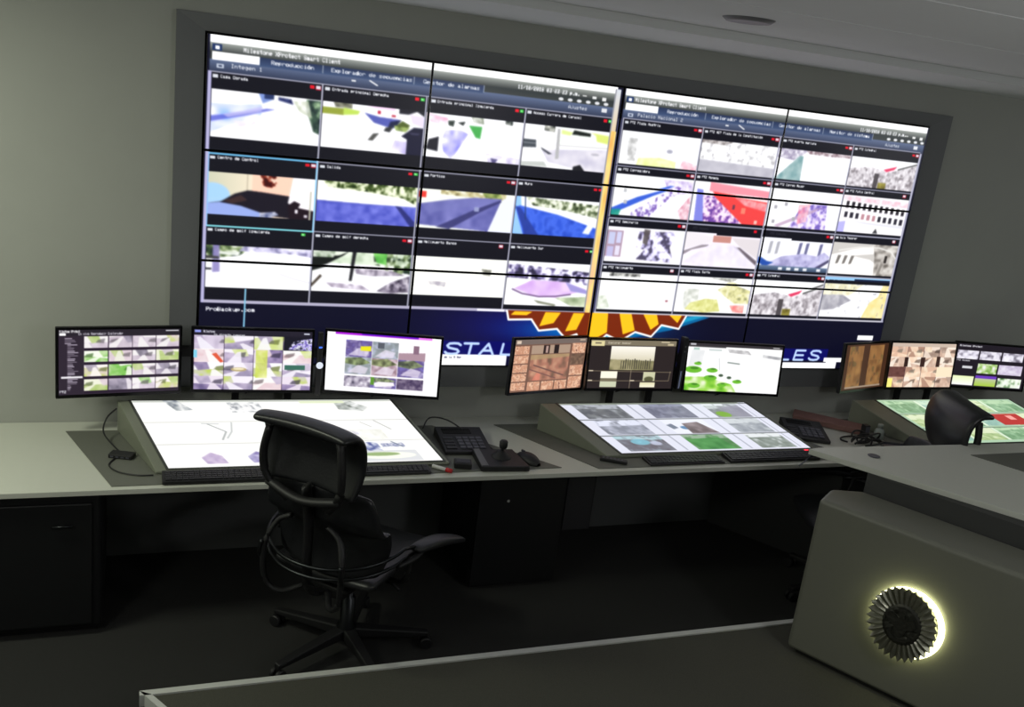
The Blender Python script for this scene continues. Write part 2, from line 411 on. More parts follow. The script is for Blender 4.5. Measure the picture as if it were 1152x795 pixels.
def p_entder(c):
    c.rect(0, .12, .2, .27, (148, 160, 60)); c.tex([(.1, 0), (.28, 0), (.28, .1), (.12, .1)], [(50, 50, 40), (170, 170, 150)], 12)
    c.poly([(.2, .1), (.36, .14), (.34, .22), (.2, .26)], (190, 220, 90), 1, 1)
    c.poly([(.4, .16), (.55, .22), (.76, .24), (.7, .44), (.62, .42), (.5, .36)], (84, 92, 176), 1, 1)
    c.poly([(.66, .3), (.77, .24), (.72, .4), (.64, .44)], (30, 36, 70), 1, 1)
    c.poly([(.62, .44), (.7, .4), (.66, .54), (.6, .52)], (50, 52, 56)); c.poly([(.5, .6), (.56, .58), (.5, .76), (.45, .76)], (80, 80, 78))
    c.poly([(.78, .26), (.86, .34), (.83, .44), (.7, .42)], (80, 96, 40), 1, 1); c.tex([(.7, .38), (.86, .4), (.82, .5), (.72, .48)], [(70, 90, 40), (200, 220, 130)], 14)
    c.poly([(.9, .38), (1, .38), (1, 1), (.84, 1), (.84, .66), (.78, .6)], (26, 26, 50)); c.poly([(.85, .5), (.97, .5), (.95, .54), (.88, .54)], (64, 62, 90), 1, 1)
    c.tex([(.72, .7), (.84, .72), (.84, 1), (.68, .92)], [(190, 180, 230), (245, 240, 255)], 8)
    c.rect(.53, .08, .56, .16, (190, 40, 70)); c.rect(.67, .14, .71, .19, (190, 60, 80)); c.poly([(.42, 0), (.7, 0), (.7, .06), (.5, .04)], (240, 200, 235), .8)
    c.poly([(.74, 0), (1, .0), (1, .12), (.92, .02), (.84, .1), (.74, .1)], (30, 30, 40)); c.poly([(.85, .1), (1, .12), (1, .36), (.88, .3)], (232, 220, 245), 1, 1)
def p_control(c):
    c.fill((236, 214, 190)); c.grad(0, 0, .4, .6, (205, 205, 180), (238, 225, 200), True)
    c.rect(.35, 0, .355, .45, (150, 140, 120)); c.rect(.4, 0, .77, .55, (250, 208, 184))
    c.ell(.04, .55, .16, .3, (160, 208, 250), .9, 3)
    c.tex([(.47, 0), (.62, 0), (.63, .22), (.57, .3), (.5, .24)], [(60, 14, 14), (150, 60, 40), (240, 210, 190)], 16, 1, 0, contrast=3)
    c.poly([(0, .74), (.12, .68), (.24, .48), (.36, .38), (.5, .4), (.78, .46), (.8, 1), (.5, .95)], (26, 22, 34)); c.poly([(.14, .66), (.3, .5), (.36, .62), (.22, .72)], (64, 44, 44), .9, 2)
    c.poly([(0, .74), (.1, .7), (.3, .76), (.52, .92), (.6, 1), (0, 1)], (150, 170, 232), 1, 1)
    c.poly([(.78, 0), (1, 0), (1, .8), (.8, .72), (.74, .62)], (252, 248, 252)); c.poly([(.74, .68), (.8, .56), (.86, .62), (.84, .72), (1, .78), (1, 1), (.76, 1)], (30, 18, 28), 1, 1)
    c.rect(.95, .3, .965, 1, (190, 190, 170)); c.tex([(.48, .9), (.62, .85), (.66, .92), (.58, 1), (.48, 1)], [(60, 70, 120), (250, 250, 255)], 14); c.rect(.81, .76, .84, .86, (240, 236, 244)); c.rect(.9, .88, .93, .95, (220, 214, 224))
def p_salida(c):
    c.fill((255, 255, 248)); c.tex([(.05, 0), (1, 0), (1, .46), (.86, .3), (.5, .2), (.1, .14)], [(24, 40, 14), (70, 90, 40), (220, 228, 190), (255, 255, 240)], 16)
    c.tex([(0, .48), (.5, .5), (1, .5), (1, 1), (0, 1)], [(76, 84, 190), (120, 126, 226)], 9); c.poly([(.78, .5), (.84, .52), (1, .9), (1, 1), (.95, 1)], (40, 44, 110), .9, 1)
def p_golfi(c):
    c.tex([(0, 0), (.45, 0), (.3, .24), (0, .34)], G1, 12); c.poly([(.06, 0), (.12, 0), (.13, .6), (.06, .62)], (140, 130, 190), .9, 1)
    c.tex([(.35, 0), (1, 0), (1, .2), (.8, .14), (.3, .12)], [(110, 106, 150), (210, 205, 235), (250, 250, 252)], 12); c.poly([(.0, .26), (.12, .28), (.12, .34), (0, .34)], (60, 60, 60))
    c.rect(0, .5, .05, .56, (60, 60, 70)); c.line([(.7, .6), (.85, .72), (1, .8)], .015, (200, 195, 215))
    c.tex([(.12, .15), (.32, .14), (.3, .24), (.12, .22)], [(200, 210, 190), (250, 250, 250)], 12)
def p_golfd(c):
    c.tex([(0, 0), (1, 0), (1, .34), (0, .3)], [(240, 248, 232), (210, 225, 200), (150, 170, 140)], 8); c.tex([(.7, 0), (1, 0), (1, .9), (.92, .5), (.62, .3), (.6, .05)], G1[:3]+[(190, 210, 180)], 12, 1, 1, .42)
    c.tex([(.6, 0), (.74, 0), (.74, .3), (.64, .25)], [(70, 160, 60), (150, 230, 120)], 8); c.poly([(0, .5), (.2, .24), (.34, .05), (.26, 0), (0, 0)], (240, 244, 232), .6)
    c.poly([(0, .16), (.26, .1), (.36, -.02), (.3, .1), (.14, .34), (0, .46)], (20, 24, 22)); c.tex([(0, 0), (.22, 0), (.2, .16), (0, .16)], [(120, 140, 110), (240, 245, 235)], 12)
    c.poly([(.39, 0), (.43, 0), (.4, .7), (.37, .7)], (30, 30, 34)); c.poly([(0, .8), (.08, .55), (.1, .6), (0, .9)], (70, 60, 50))
    c.tex([(.42, .36), (.8, .38), (.95, .5), (.6, .55), (.44, .5)], [(110, 100, 120), (235, 225, 240)], 12, .9); c.tex([(.14, .76), (.5, .8), (.6, .95), (.2, .88)], [(120, 104, 130), (240, 232, 245)], 12, .9)
    c.tex([(.66, .95), (.8, .7), (1, .5), (1, .95), (.8, 1)], [(40, 34, 50), (120, 110, 130), (235, 228, 240)], 14, .95)
def p_entizq(c):
    c.tex([(0, .02), (.2, .08), (.18, .25), (0, .2)], [(240, 170, 200), (255, 245, 250)], 16); c.poly([(.2, .14), (.27, .12), (.26, .26), (.21, .24)], (50, 60, 56), 1, 1); c.poly([(.3, .16), (.38, .12), (.36, .22)], (40, 46, 44), 1, 1)
    c.tex([(.18, .36), (.34, .32), (.42, .4), (.3, .9), (.26, 1), (.18, .85), (.15, .6)], [(140, 138, 232), (196, 192, 250), (245, 245, 255)], 8)
    c.poly([(.02, .6), (.12, .52), (.12, .86), (0, .82)], (30, 30, 40), 1, 1); c.poly([(.42, .2), (.56, .2), (.55, .48), (.5, .46)], (70, 170, 80), 1, 1)
    c.tex([(.44, .0), (.56, 0), (.58, .14), (.46, .12)], [(120, 130, 110), (245, 246, 240)], 14); c.tex([(.8, 0), (.88, 0), (.88, .1), (.8, .08)], [(30, 40, 40), (200, 200, 190)], 16)
    c.tex([(.62, .8), (1, .86), (1, 1), (.66, 1)], [(200, 190, 225), (250, 248, 255)], 12); c.poly([(.68, .9), (.76, .92), (.74, 1), (.7, 1)], (90, 84, 130), 1, 1)
def p_canaco(c):
    c.poly([(0, .36), (.14, .36), (.15, .54), (0, .56)], (70, 76, 84)); c.rect(0, .43, .14, .46, (130, 136, 144)); c.poly([(.4, 0), (1, .06), (1, .4), (.4, .42)], (246, 250, 246))
    c.tex([(.22, 0), (.34, 0), (.34, .14), (.22, .12)], [(40, 44, 40), (230, 230, 220)], 16); c.poly([(.42, .06), (.55, .1), (.52, .18), (.42, .16)], (222, 236, 140), .9, 1)
    c.poly([(.56, .04), (.76, .08), (.76, .16), (.54, .15)], (24, 30, 26)); c.poly([(.76, .06), (1, .1), (.98, .3), (.84, .26), (.82, .12)], (214, 228, 90), .8, 2)
    c.tex([(.22, .6), (.3, .56), (1, .44), (1, 1), (.7, 1), (.3, .86)], [(200, 196, 216), (236, 232, 240)], 7, .95, 2); c.poly([(.2, .52), (.34, .66), (.3, .68), (.22, .58)], (60, 62, 74), 1, 1)
    c.poly([(.37, .05), (.4, .05), (.42, .76), (.38, .78)], (180, 180, 182), 1, 1); c.poly([(.6, .92), (.68, .86), (.74, 1), (.6, 1)], (30, 30, 36)); c.line([(.4, .44), (.98, .4)], .02, (200, 196, 200))
    c.poly([(0, .9), (.26, .86), (.3, .98), (0, 1)], (190, 195, 190), .9, 2); c.ell(.84, .58, .05, .03, (170, 168, 180), .8, 2)
def p_portico(c):
    c.fill((246, 248, 240)); c.tex([(.2, 0), (.9, 0), (.9, .16), (.5, .14), (.2, .1)], [(110, 96, 60), (200, 190, 140), (246, 246, 230)], 12)
    c.tex([(0, .38), (.3, .24), (.55, .14), (.86, .12), (.74, 1), (0, .92)], [(88, 90, 160), (128, 128, 196)], 6); c.poly([(0, .38), (.3, .22), (.86, .12), (.84, .2), (.1, .6)], (118, 120, 184), .5, 2)
    c.poly([(.18, .96), (.58, .44), (.84, .16), (.86, .2), (.64, .5), (.32, 1)], (56, 56, 110), .9, 1); c.rect(.57, .38, .62, .5, (150, 156, 200))
    c.rect(0, .06, .05, .22, (235, 60, 50)); c.poly([(.88, .12), (1, .1), (1, 1), (.74, 1)], (236, 240, 255)); c.tex([(.64, 0), (.84, 0), (.86, .12), (.68, .12)], [(90, 110, 50), (190, 200, 120)], 12)
def p_muro(c):
    c.poly([(0, .0), (.05, 0), (.12, 1), (0, 1)], (150, 200, 255)); c.tex([(.0, .3), (.05, .24), (.5, .42), (1, .74), (1, 1), (.12, 1)], [(36, 70, 190), (70, 108, 232), (50, 88, 214)], 8)
    c.poly([(0, .26), (.06, .3), (.3, 1), (.14, 1)], (40, 60, 150), .9, 1); c.tex([(.1, 0), (1, .1), (1, .46), (.6, .3), (.2, .22)], [(40, 50, 30), (110, 124, 90), (220, 226, 200), (250, 250, 245)], 16)
    c.line([(.1, 0), (.13, .6)], .03, (40, 60, 110)); c.poly([(.82, .88), (.88, .6), (.96, .58), (.9, .9)], (240, 246, 255), 1, 1)
def p_helib(c):
    c.fill((254, 254, 248)); c.tex([(.15, .6), (.35, .62), (.34, .76), (.18, .7)], [(150, 140, 160), (250, 250, 246)], 14); c.tex([(.72, .28), (.84, .3), (.82, .4), (.74, .38)], [(90, 90, 80), (230, 230, 220)], 14)
def p_helis(c):
    c.tex([(0, .06), (1, .2), (1, .46), (.5, .38), (0, .34)], [(50, 46, 70), (120, 110, 160), (230, 226, 245), (250, 250, 252)], 14, 1, 1, contrast=2.6)
    c.tex([(.1, .6), (.3, .38), (.7, .4), (.96, .56), (.9, .62), (.6, .8), (.3, .74)], [(206, 160, 232), (236, 208, 246)], 5); c.line([(.08, .62), (.2, .72), (.4, .78), (.6, .76), (.78, .7)], .035, (110, 80, 130))
    c.poly([(.7, .4), (1, .6), (1, .68), (.78, .62)], (160, 150, 214), 1, 1); c.tex([(.6, .8), (1, .74), (1, 1), (.8, .98)], [(130, 150, 110), (220, 230, 200)], 9); c.poly([(.34, .86), (.62, .96), (.6, 1), (.4, .94)], (120, 124, 100), .9, 1)
LC = [.014, .5, .99, 1.484, 1.97]; LR = [(.315, .462, .888, 1.01), (1.01, 1.178, 1.572, 1.68), (1.68, 1.862, 2.245, 2.375)]
LCELL = [[('Casa Dorada', p_casa, 'rw'), ('Entrada principal Derecha', p_entder, 'rg'), ('Entrada principal Izquierda', p_entizq, 'rg'), ('Acceso Carrera de Caracol', p_canaco, 'rg')],
 [('Centro de Control', p_control, 'rw'), ('Salida', p_salida, 'rg'), ('Portico', p_portico, 'rw'), ('Muro', p_muro, 'rr')],
 [('Campo de golf izquierda', p_golfi, 'g'), ('Campo de golf derecha', p_golfd, 'rw'), ('Helipuerto Banco', p_helib, 'w'), ('Helipuerto Sur', p_helis, 'rg')]]
for r in range(3):
    for c in range(4):
        n, p, ic = LCELL[r][c]; v = LR[r]
        vb = v[2]+(.07 if (r, c) == (2, 3) else 0)
        cell(LC[c], LC[c+1], v[0], v[1], vb, v[3], n, p, ic)
wrect(.014, 1.004, .5, 1.018, (110, 190, 235)); wrect(.014, 1.675, .5, 1.688, (130, 215, 225)); wrect(.012, 1.0, .022, 1.69, (140, 190, 240)); wrect(.494, 1.0, .502, 1.69, (150, 205, 240))
wrect(.01, 2.368, 1.97, 2.4, (176, 172, 196)); wrect(.006, .31, .018, 2.4, (180, 176, 214)); wrect(1.35, 2.372, 1.5, 2.4, (240, 238, 250))
# strip of desktop between the two windows
VU(1.962, .02, 1.99, .9).grad(0, 0, 1, 1, (210, 215, 225), (240, 190, 110)); VU(1.962, .45, 2.0, 2.39).tex(None, [(240, 178, 96), (250, 222, 130), (236, 190, 150)], 12); wrect(1.957, .02, 1.965, 2.38, (150, 150, 160))
def p_r00(c):
    c.tex([(.22, 1), (.24, .78), (.5, .72), (.72, .8), (.72, 1)], [(228, 236, 150), (244, 248, 200)], 10); c.tex([(.78, 1), (.8, .7), (1, .86), (1, 1)], [(240, 170, 190), (252, 235, 240)], 12); c.ell(.62, .5, .04, .06, (150, 150, 170), .8, 2)
    c.tex([(.08, .2), (.2, .2), (.2, .9), (.1, .9)], [(170, 170, 170), (250, 250, 250)], 14)
def p_r01(c):
    c.tex([(0, 0), (1, 0), (1, .7), (0, .6)], [(190, 188, 192), (246, 246, 248), (252, 252, 252), (252, 252, 252)], 14); c.tex([(0, .62), (1, .7), (1, 1), (0, 1)], [(182, 180, 192), (206, 204, 214)], 6); c.tex([(0, 0), (.4, 0), (.3, .12), (0, .1)], [(110, 100, 100), (220, 215, 215)], 18)
def p_r02(c):
    c.tex([(0, .0), (.4, 0), (.2, .35), (0, .3)], [(150, 140, 170), (246, 244, 250)], 18); c.tex([(0, .95), (.28, .18), (.33, .2), (.34, 1), (0, 1)], [(120, 160, 164), (176, 200, 200)], 9); c.tex([(.36, 0), (1, 0), (1, .1), (.7, .12), (.4, .1)], [(120, 90, 100), (230, 222, 226)], 18)
def p_r03(c):
    c.tex([(0, .4), (.3, .3), (.6, .42), (1, .1), (1, 1), (0, 1)], [(130, 122, 128), (206, 200, 206), (244, 240, 244)], 16, 1, 1); c.poly([(.5, .35), (.7, .2), (.66, .32), (.55, .42)], (225, 60, 100), 1, 1); c.line([(.72, .3), (1, .06)], .05, (90, 90, 90)); c.rect(.38, .5, .45, 1, (80, 74, 78)); c.tex([(.46, .8), (.58, .8), (.58, 1), (.46, 1)], [(90, 80, 30), (160, 150, 70)], 10)
def p_r10(c):
    c.tex([(.6, .05), (1, .05), (1, .3), (.7, .4)], [(190, 170, 220), (250, 246, 255)], 18); c.poly([(0, .82), (.3, .5), (.7, .2), (.76, .2), (.5, .44), (.14, .84), (0, 1)], (58, 96, 214), 1, 1); c.poly([(0, .86), (.12, .84), (.1, 1), (0, 1)], (30, 150, 130), .9, 2)
    c.tex([(.18, 1), (.6, .4), (.8, .2), (.86, .24), (.56, .8), (.5, 1)], [(120, 90, 180), (240, 236, 252), (252, 250, 255)], 20, .9, 1, contrast=2.6); c.tex([(.84, .8), (1, .3), (1, 1), (.9, 1)], [(220, 150, 170), (250, 240, 246)], 20)
    c.rect(.12, .3, .16, .4, (190, 192, 196)); c.rect(.14, .6, .18, .7, (190, 192, 196))
def p_r11(c):
    c.poly([(.2, 0), (1, .12), (1, .3), (.2, .24)], (240, 150, 165)); c.poly([(.24, .24), (1, .36), (1, 1), (.68, 1), (.5, .7), (.3, .36)], (238, 70, 70), 1, 1); c.tex([(.55, .3), (1, .4), (1, .62), (.7, .5)], [(246, 130, 140), (250, 210, 214)], 14, .8)
    c.tex([(.06, .3), (.28, .32), (.7, 1), (.16, 1)], [(110, 70, 160), (200, 150, 210), (246, 232, 246)], 20, 1, 1, contrast=2.6); c.poly([(.04, .2), (.12, .22), (.18, 1), (.06, 1)], (130, 134, 224), 1, 1)
    c.rect(.66, .56, .72, .72, (245, 130, 110)); c.rect(.54, .5, .57, .62, (100, 60, 80)); c.rect(.86, .88, .9, .98, (250, 190, 180))
def p_r12(c):
    c.tex([(.42, .45), (.6, .3), (.8, .3), (.84, 1), (.3, 1), (.36, .8)], [(120, 100, 190), (196, 176, 232), (240, 232, 250)], 16, 1, 1, contrast=2.4); c.poly([(.1, .96), (.5, .55), (.75, .34), (.6, .56), (.16, 1)], (190, 160, 190), .8, 1); c.tex([(.4, .35), (.56, .3), (.54, .8), (.42, .9)], [(250, 120, 140), (250, 220, 230)], 14, .7)
    for x, y in ((.06, .4), (.06, .8), (.2, .3), (.34, .7)): c.rect(x, y, x+.04, y+.1, (170, 168, 176))
def p_r13(c):
    c.fill((250, 248, 250)); c.tex([(0, .02), (1, .08), (1, .24), (0, .14)], [(250, 190, 205), (252, 245, 248)], 14)
    for k in range(11):
        x = .06+k*.086; y = .17+k*.012; c.rect(x, y, x+.045, y+.13, (36, 32, 40)); c.poly([(x-.01, y+.13), (x+.05, y+.13), (x+.05, y+.16), (x-.01, y+.16)], (220, 214, 222)); cc = (190, 140, 150) if 2 < k < 6 else (46, 44, 56)
        c.rect(x, y+.24, x+.048, y+.4, cc)
    c.poly([(0, .72), (.1, .68), (.1, 1), (0, 1)], (186, 182, 240), 1, 1); c.poly([(.1, .66), (1, .72), (1, .8), (.4, .74)], (220, 220, 230), .8, 2); c.poly([(.54, .98), (.58, .84), (.62, .98)], (60, 60, 64)); 
def p_r20(c):
    c.fill((246, 244, 250)); c.rect(0, .1, .2, .86, (176, 150, 170)); c.rect(.02, .16, .1, .5, (196, 200, 232)); c.rect(.12, .14, .18, .46, (206, 206, 238)); c.rect(.02, .56, .1, .86, (190, 186, 226)); c.rect(.12, .54, .18, .82, (226, 220, 240))
    c.tex([(.4, .1), (.9, .05), (.82, .5), (.9, .95), (.4, .9), (.5, .6), (.38, .6)], [(80, 74, 100), (176, 168, 214), (232, 228, 250), (250, 248, 255)], 12, 1, 1, contrast=2.8); c.poly([(.2, 0), (.36, 0), (.38, .5), (.3, .86), (.2, .8)], (248, 246, 250)); c.poly([(.46, .02), (.54, .04), (.52, .5), (.46, .42)], (90, 82, 84), .9, 1)
def p_r21(c):
    c.fill((246, 240, 250)); c.rect(.36, .06, .6, .26, (200, 140, 130)); c.poly([(0, .0), (.36, .1), (.34, .26), (0, .5)], (236, 230, 236)); c.poly([(.6, .1), (1, .1), (1, .7), (.7, .3)], (224, 216, 220)); c.poly([(0, .56), (.22, .36), (.32, .34), (.3, .4), (.1, .52), (0, .68)], (150, 140, 150)); c.poly([(.64, .36), (.74, .38), (1, .76), (1, .9), (.72, .46)], (110, 100, 110)); c.tex([(.35, .3), (.66, .3), (1, .95), (.3, 1), (0, .9)], [(226, 218, 240), (246, 242, 252)], 8, .8, 3)
def p_r22(c):
    c.fill((246, 246, 252))
    for x in (.1, .2, .52, .62, .82): c.poly([(x, .12), (x+.045, .1), (x+.03, .48), (x-.01, .5)], (110, 110, 150) if x > .5 else (176, 176, 186), 1, 1)
    c.tex([(.12, .76), (.3, .56), (.6, .44), (.8, .5), (.9, .36), (1, .5), (.84, 1), (.1, 1)], [(150, 146, 190), (190, 186, 226), (214, 212, 240)], 10); c.poly([(0, .6), (.1, .72), (.2, .76), (.08, .9), (0, .8)], (40, 80, 170), 1, 1); c.poly([(.72, .98), (1, .56), (1, .66), (.8, 1)], (80, 76, 110), 1, 1)
    c.grad(0, .86, 1, 1, (100, 120, 150), (60, 76, 100))
    for x in (.28, .4, .52, .64, .84): c.rect(x, .89, x+.06, .98, (240, 242, 246))
def p_r23(c):
    c.fill((206, 202, 198)); c.poly([(0, .4), (.3, .2), (.64, .05), (.66, .3), (.3, .4), (.6, .5), (.68, .6), (.7, 1), (0, 1)], (252, 250, 248), 1, 1); c.tex([(.6, 0), (1, 0), (1, 1), (.7, 1), (.66, .4)], [(110, 104, 98), (186, 180, 174), (226, 222, 216)], 9); c.line([(.1, .25), (.4, .12), (.7, .1), (.9, .2), (1, .42)], .04, (236, 234, 230))
    for x in (.1, .2, .3): c.poly([(x, .4), (x+.05, .4), (x+.02, .66), (x-.02, .68)], (90, 84, 80), .8, 1)
    c.rect(.82, .34, .86, .58, (50, 46, 44)); c.poly([(.78, .6), (.82, .6), (.78, 1), (.74, 1)], (140, 134, 128))
def p_r30(c):
    c.tex([(.1, 0), (.5, .02), (.5, .1), (.1, .1)], [(60, 60, 60), (220, 220, 214)], 18); c.ell(.9, .7, .02, .03, (160, 90, 100), 1, 1); c.tex([(0, .6), (.1, .6), (.16, .95), (0, 1)], [(200, 210, 190), (250, 250, 245)], 14)
def p_r31(c):
    c.tex([(.1, .3), (.3, .3), (.3, .9), (.1, .9)], [(196, 200, 190), (250, 250, 246)], 14); c.tex([(.14, .92), (.2, .72), (.4, .58), (.56, .6), (.62, .95), (.4, 1)], [(200, 200, 110), (236, 236, 170)], 14); c.tex([(.54, .3), (.7, .1), (1, .3), (1, .7), (.8, .7), (.66, .5)], [(150, 150, 110), (226, 222, 160), (240, 238, 210)], 14)
    c.tex([(.74, .76), (.95, .74), (.95, .98), (.8, .96)], [(236, 120, 120), (250, 200, 190)], 10); c.tex([(.4, .02), (.8, .02), (.7, .12)], [(120, 120, 110), (240, 240, 236)], 18)
def p_r33(c):
    c.tex([(0, 0), (.6, 0), (.4, .3), (0, .3)], [(226, 220, 180), (250, 248, 230)], 14); c.tex([(0, .3), (.3, .28), (.45, .45), (.2, .75), (0, .8)], [(150, 148, 160), (204, 202, 208)], 9); c.tex([(.9, 0), (1, 0), (1, 1), (.66, 1), (.74, .5), (.86, .3)], [(240, 220, 140), (250, 240, 200)], 8)
    c.tex([(0, 0), (1, 0), (1, 1), (0, 1)], [(140, 140, 150), (200, 200, 205)], 14, .8, 0, .66)
RC = [2.012, 2.492, 2.988, 3.482, 3.975]; RR = [(.3, .425, .768, .788), (.795, .875, 1.298, 1.32), (1.335, 1.425, 1.81, 1.84), (1.845, 1.935, 2.33, 2.372)]
RCELL = [[('PTZ Plaza Austria', p_r00, 'rw'), ('PTZ ADT Plaza de la Constituci\u00f3n', p_r01, 'rw'), ('PTZ puerta mariana', p_r02, 'rw'), ('PTZ Catedral', p_r03, 'rw')],
 [('PTZ Corregidora', p_r10, 'rw'), ('PTZ Moneda', p_r11, 'rw'), ('PTZ Correo Mayor', p_r12, 'rw'), ('PTZ Patio Central', p_r13, 'w')],
 [('PTZ Seminario', p_r20, 'rw'), ('PTZ Acceso', p_r21, 'r'), ('PTZ Esquina', p_r22, 'rw'), ('Sala Tesorer', p_r23, 'w')],
 [('PTZ Helipuerto', p_r30, 'w'), ('PTZ Plaza Santa', p_r31, 'rw'), ('PTZ Catedral', p_r03, 'rw'), ('PTZ Azotea', p_r33, '')]]
for r in range(4):
    for c in range(4):
        n, p, ic = RCELL[r][c]; v = RR[r]
        cell(RC[c], RC[c+1], v[0], v[1], v[2], v[3], n, p, ic, hdr=(r, c) not in ((2, 1), (2, 2)))
wrect(3.482, 1.85, 3.975, 1.89, (150, 200, 240)); wrect(3.7, 1.865, 3.97, 1.895, (20, 30, 60))
wrect(2.005, 2.36, 3.99, 2.385, (200, 198, 210)); wrect(3.972, .31, 3.988, 2.385, (176, 176, 196)); wrect(1.995, .31, 2.008, 2.38, (60, 60, 90))
# lower desktop: shortcut text, thin blue line, golden pleated emblem edge, title letters
wtext(.03, 2.44, 'ProBackup.com', 8, sx=1.0); wrect(.2, 2.25, .208, 2.85, (130, 190, 220))
em = VU(1.3, 2.38, 2.9, 3.0)
def E_(pts): return [((x-1.3)/1.6, (y-2.38)/.62) for x, y in pts]
em.poly(E_([(2.0, 2.75), (2.25, 2.66), (2.5, 2.56), (2.75, 2.39), (2.5, 2.38), (2.0, 2.5)]), (10, 110, 170), .9, 2)
em.poly(E_([(2.0, 2.72), (2.25, 2.62), (2.52, 2.5), (2.72, 2.38), (2.64, 2.38), (2.3, 2.54), (2.0, 2.66)]), (40, 190, 225), .6, 3)
zig = [(1.515, 2.38), (1.53, 2.485), (1.66, 2.475), (1.71, 2.6), (1.815, 2.575), (1.87, 2.68), (1.935, 2.63), (1.98, 2.78), (2.04, 2.76), (2.105, 2.63), (2.195, 2.70), (2.28, 2.59), (2.385, 2.64), (2.44, 2.5), (2.555, 2.54), (2.59, 2.38)]
em.poly(E_(zig), (120, 40, 12))
for q in ([(1.56, 2.39), (1.66, 2.39), (1.63, 2.43), (1.54, 2.43)], [(1.735, 2.39), (1.825, 2.39), (1.79, 2.51), (1.71, 2.55)], [(1.9, 2.39), (1.965, 2.39), (1.93, 2.58), (1.865, 2.6)], [(2.0, 2.38), (2.095, 2.38), (2.105, 2.6), (2.0, 2.72)], [(2.165, 2.38), (2.24, 2.38), (2.275, 2.57), (2.205, 2.62)], [(2.315, 2.38), (2.4, 2.38), (2.42, 2.49), (2.375, 2.56)], [(2.48, 2.38), (2.56, 2.38), (2.54, 2.47)]):
    em.poly(E_(q), (255, 196, 30))
em.line(E_(zig), .035, (250, 250, 250))
def glyph(ch, x, y, w, h, c, wd):
    S = {'I': [[(.5, 0), (.5, 1)]], 'N': [[(0, 1), (0, 0), (1, 1), (1, 0)]], 'T': [[(0, 0), (1, 0)], [(.5, 0), (.5, 1)]], 'A': [[(0, 1), (.5, 0), (1, 1)], [(.2, .64), (.8, .64)]], 'L': [[(0, 0), (0, 1), (.9, 1)]],
         'E': [[(.9, 0), (0, 0), (0, 1), (.9, 1)], [(0, .5), (.8, .5)]], 'S': [[(1, .16), (.8, .02), (.5, 0), (.18, .04), (.05, .22), (.2, .42), (.5, .5), (.82, .58), (.97, .76), (.84, .95), (.5, 1), (.16, .96), (0, .82)]]}[ch]
    for st in S:
        cv = VU(1.0, 2.4, 3.9, 3.0)
        cv.line([((x+(a+(1-b)*.12)*w-1.0)/2.9, (y+b*h-2.4)/.6) for a, b in st], wd, c)
for bx in ((1.13, 2.73, 1.6, 2.9), (3.24, 2.75, 3.62, 2.9)): VU(*bx).fill((12, 12, 96))
wrect(1.15, 2.885, 1.545, 3.0, WH); wrect(3.24, 2.93, 3.62, 3.0, WH); wrect(3.6, 2.86, 3.79, 2.92, WH); wrect(3.62, 2.9, 3.7, 3.0, WH); wrect(3.8, 2.83, 3.9, 2.87, (30, 30, 40)); wrect(3.82, 2.56, 3.94, 2.62, WH)
for ch, x in (('N', 1.08), ('S', 1.2), ('T', 1.295), ('A', 1.39), ('L', 1.51)): glyph(ch, x, 2.76, .075, .12, (190, 214, 255), .045)
for ch, x in (('L', 3.27), ('E', 3.375), ('S', 3.485)): glyph(ch, x, 2.775, .075, .12, (190, 214, 255), .045)
wtext(1.2, 2.905, 'de la 5 Sur', 4, (60, 60, 90))

A = blur(A, 2)
ordr = ['top', 'middle', 'bottom']; ordc = ['leftmost', 'second from left', 'third from left', 'rightmost']
what = [['white road camera views under a menu bar', 'two pale street views under the menu tabs', 'faint plaza views under a menu bar', 'grey rooftop views and small window buttons'],
        ['dark control room view outlined in blue', 'blue pavement views', 'blue street and red building views', 'arcade of dark windows'],
        ['white golf course view and a small caption', 'helipad views and part of a golden emblem', 'pale tree views and the other half of the golden emblem', 'rooftop view above the letters LES']]
GAP = .0022
for r in range(3):
    for c in range(4):
        x0 = c*PW; z1 = SZ+(3-r)*PH
        t = thing('video_wall_panel', 'large black-edged video wall screen, %s row, %s, with %s' % (ordr[r], ordc[c], what[r][c]), 'display', (x0+PW/2, .05, z1-PH), 0, 'panels of the video wall')
        MB().box(x0+GAP, x0+PW-GAP, .0, .09, z1-PH+GAP, z1-GAP).build('housing', BLKG, t, world=True, bevel=.002)
        g = .0065
        picture('screen', A[r*196:(r+1)*196, c*400:(c+1)*400], (x0+g, -.0012, z1-g), (PW-2*g, 0, 0), (0, 0, -(PH-2*g)), SCR_W, t)
# ------------------------------------------------------------------ desktop monitors
def mix_cells(cv, x0, y0, x1, y1, nx, ny, pals, gap=(.0, .18), dark=(38, 24, 44)):
    s = cv.sub(x0, y0, x1, y1); s.fill(dark)
    for j in range(ny):
        for i in range(nx):
            q = s.sub(i/nx+.004, (j+gap[0])/ny, (i+1)/nx-.002, (j+1-gap[1]+gap[0])/ny); p = pals[(i*7+j*5+i*j) % len(pals)]
            q.fill(p[-1]); h = .05+.6*rng.rand(); p2 = pals[(i*3+j*4+1) % len(pals)]; dk = tuple(v*.5 for v in p[0])
            q.tex([(0, h), (1, h+.7*(rng.rand()-.5)), (1, 1), (0, 1)], [p[1], p[0]], 3); a_ = rng.rand(); q.tex([(a_-.3, 0), (a_+.2, 0), (a_+.3, .5), (a_-.1, .6)], [p2[0], p2[1]], 3, .9, 2); q.poly([(1-a_, .3), (1.3-a_, .2), (1.25-a_, .6), (.9-a_, .55)], dk, .7, 2)
            k = rng.rand()*.8; q.poly([(k, h), (k+.12, h-.05), (k+.7-a_, 1), (k+.2-a_, 1)], p[-1], .9, 1)
GR = (176, 200, 70); 
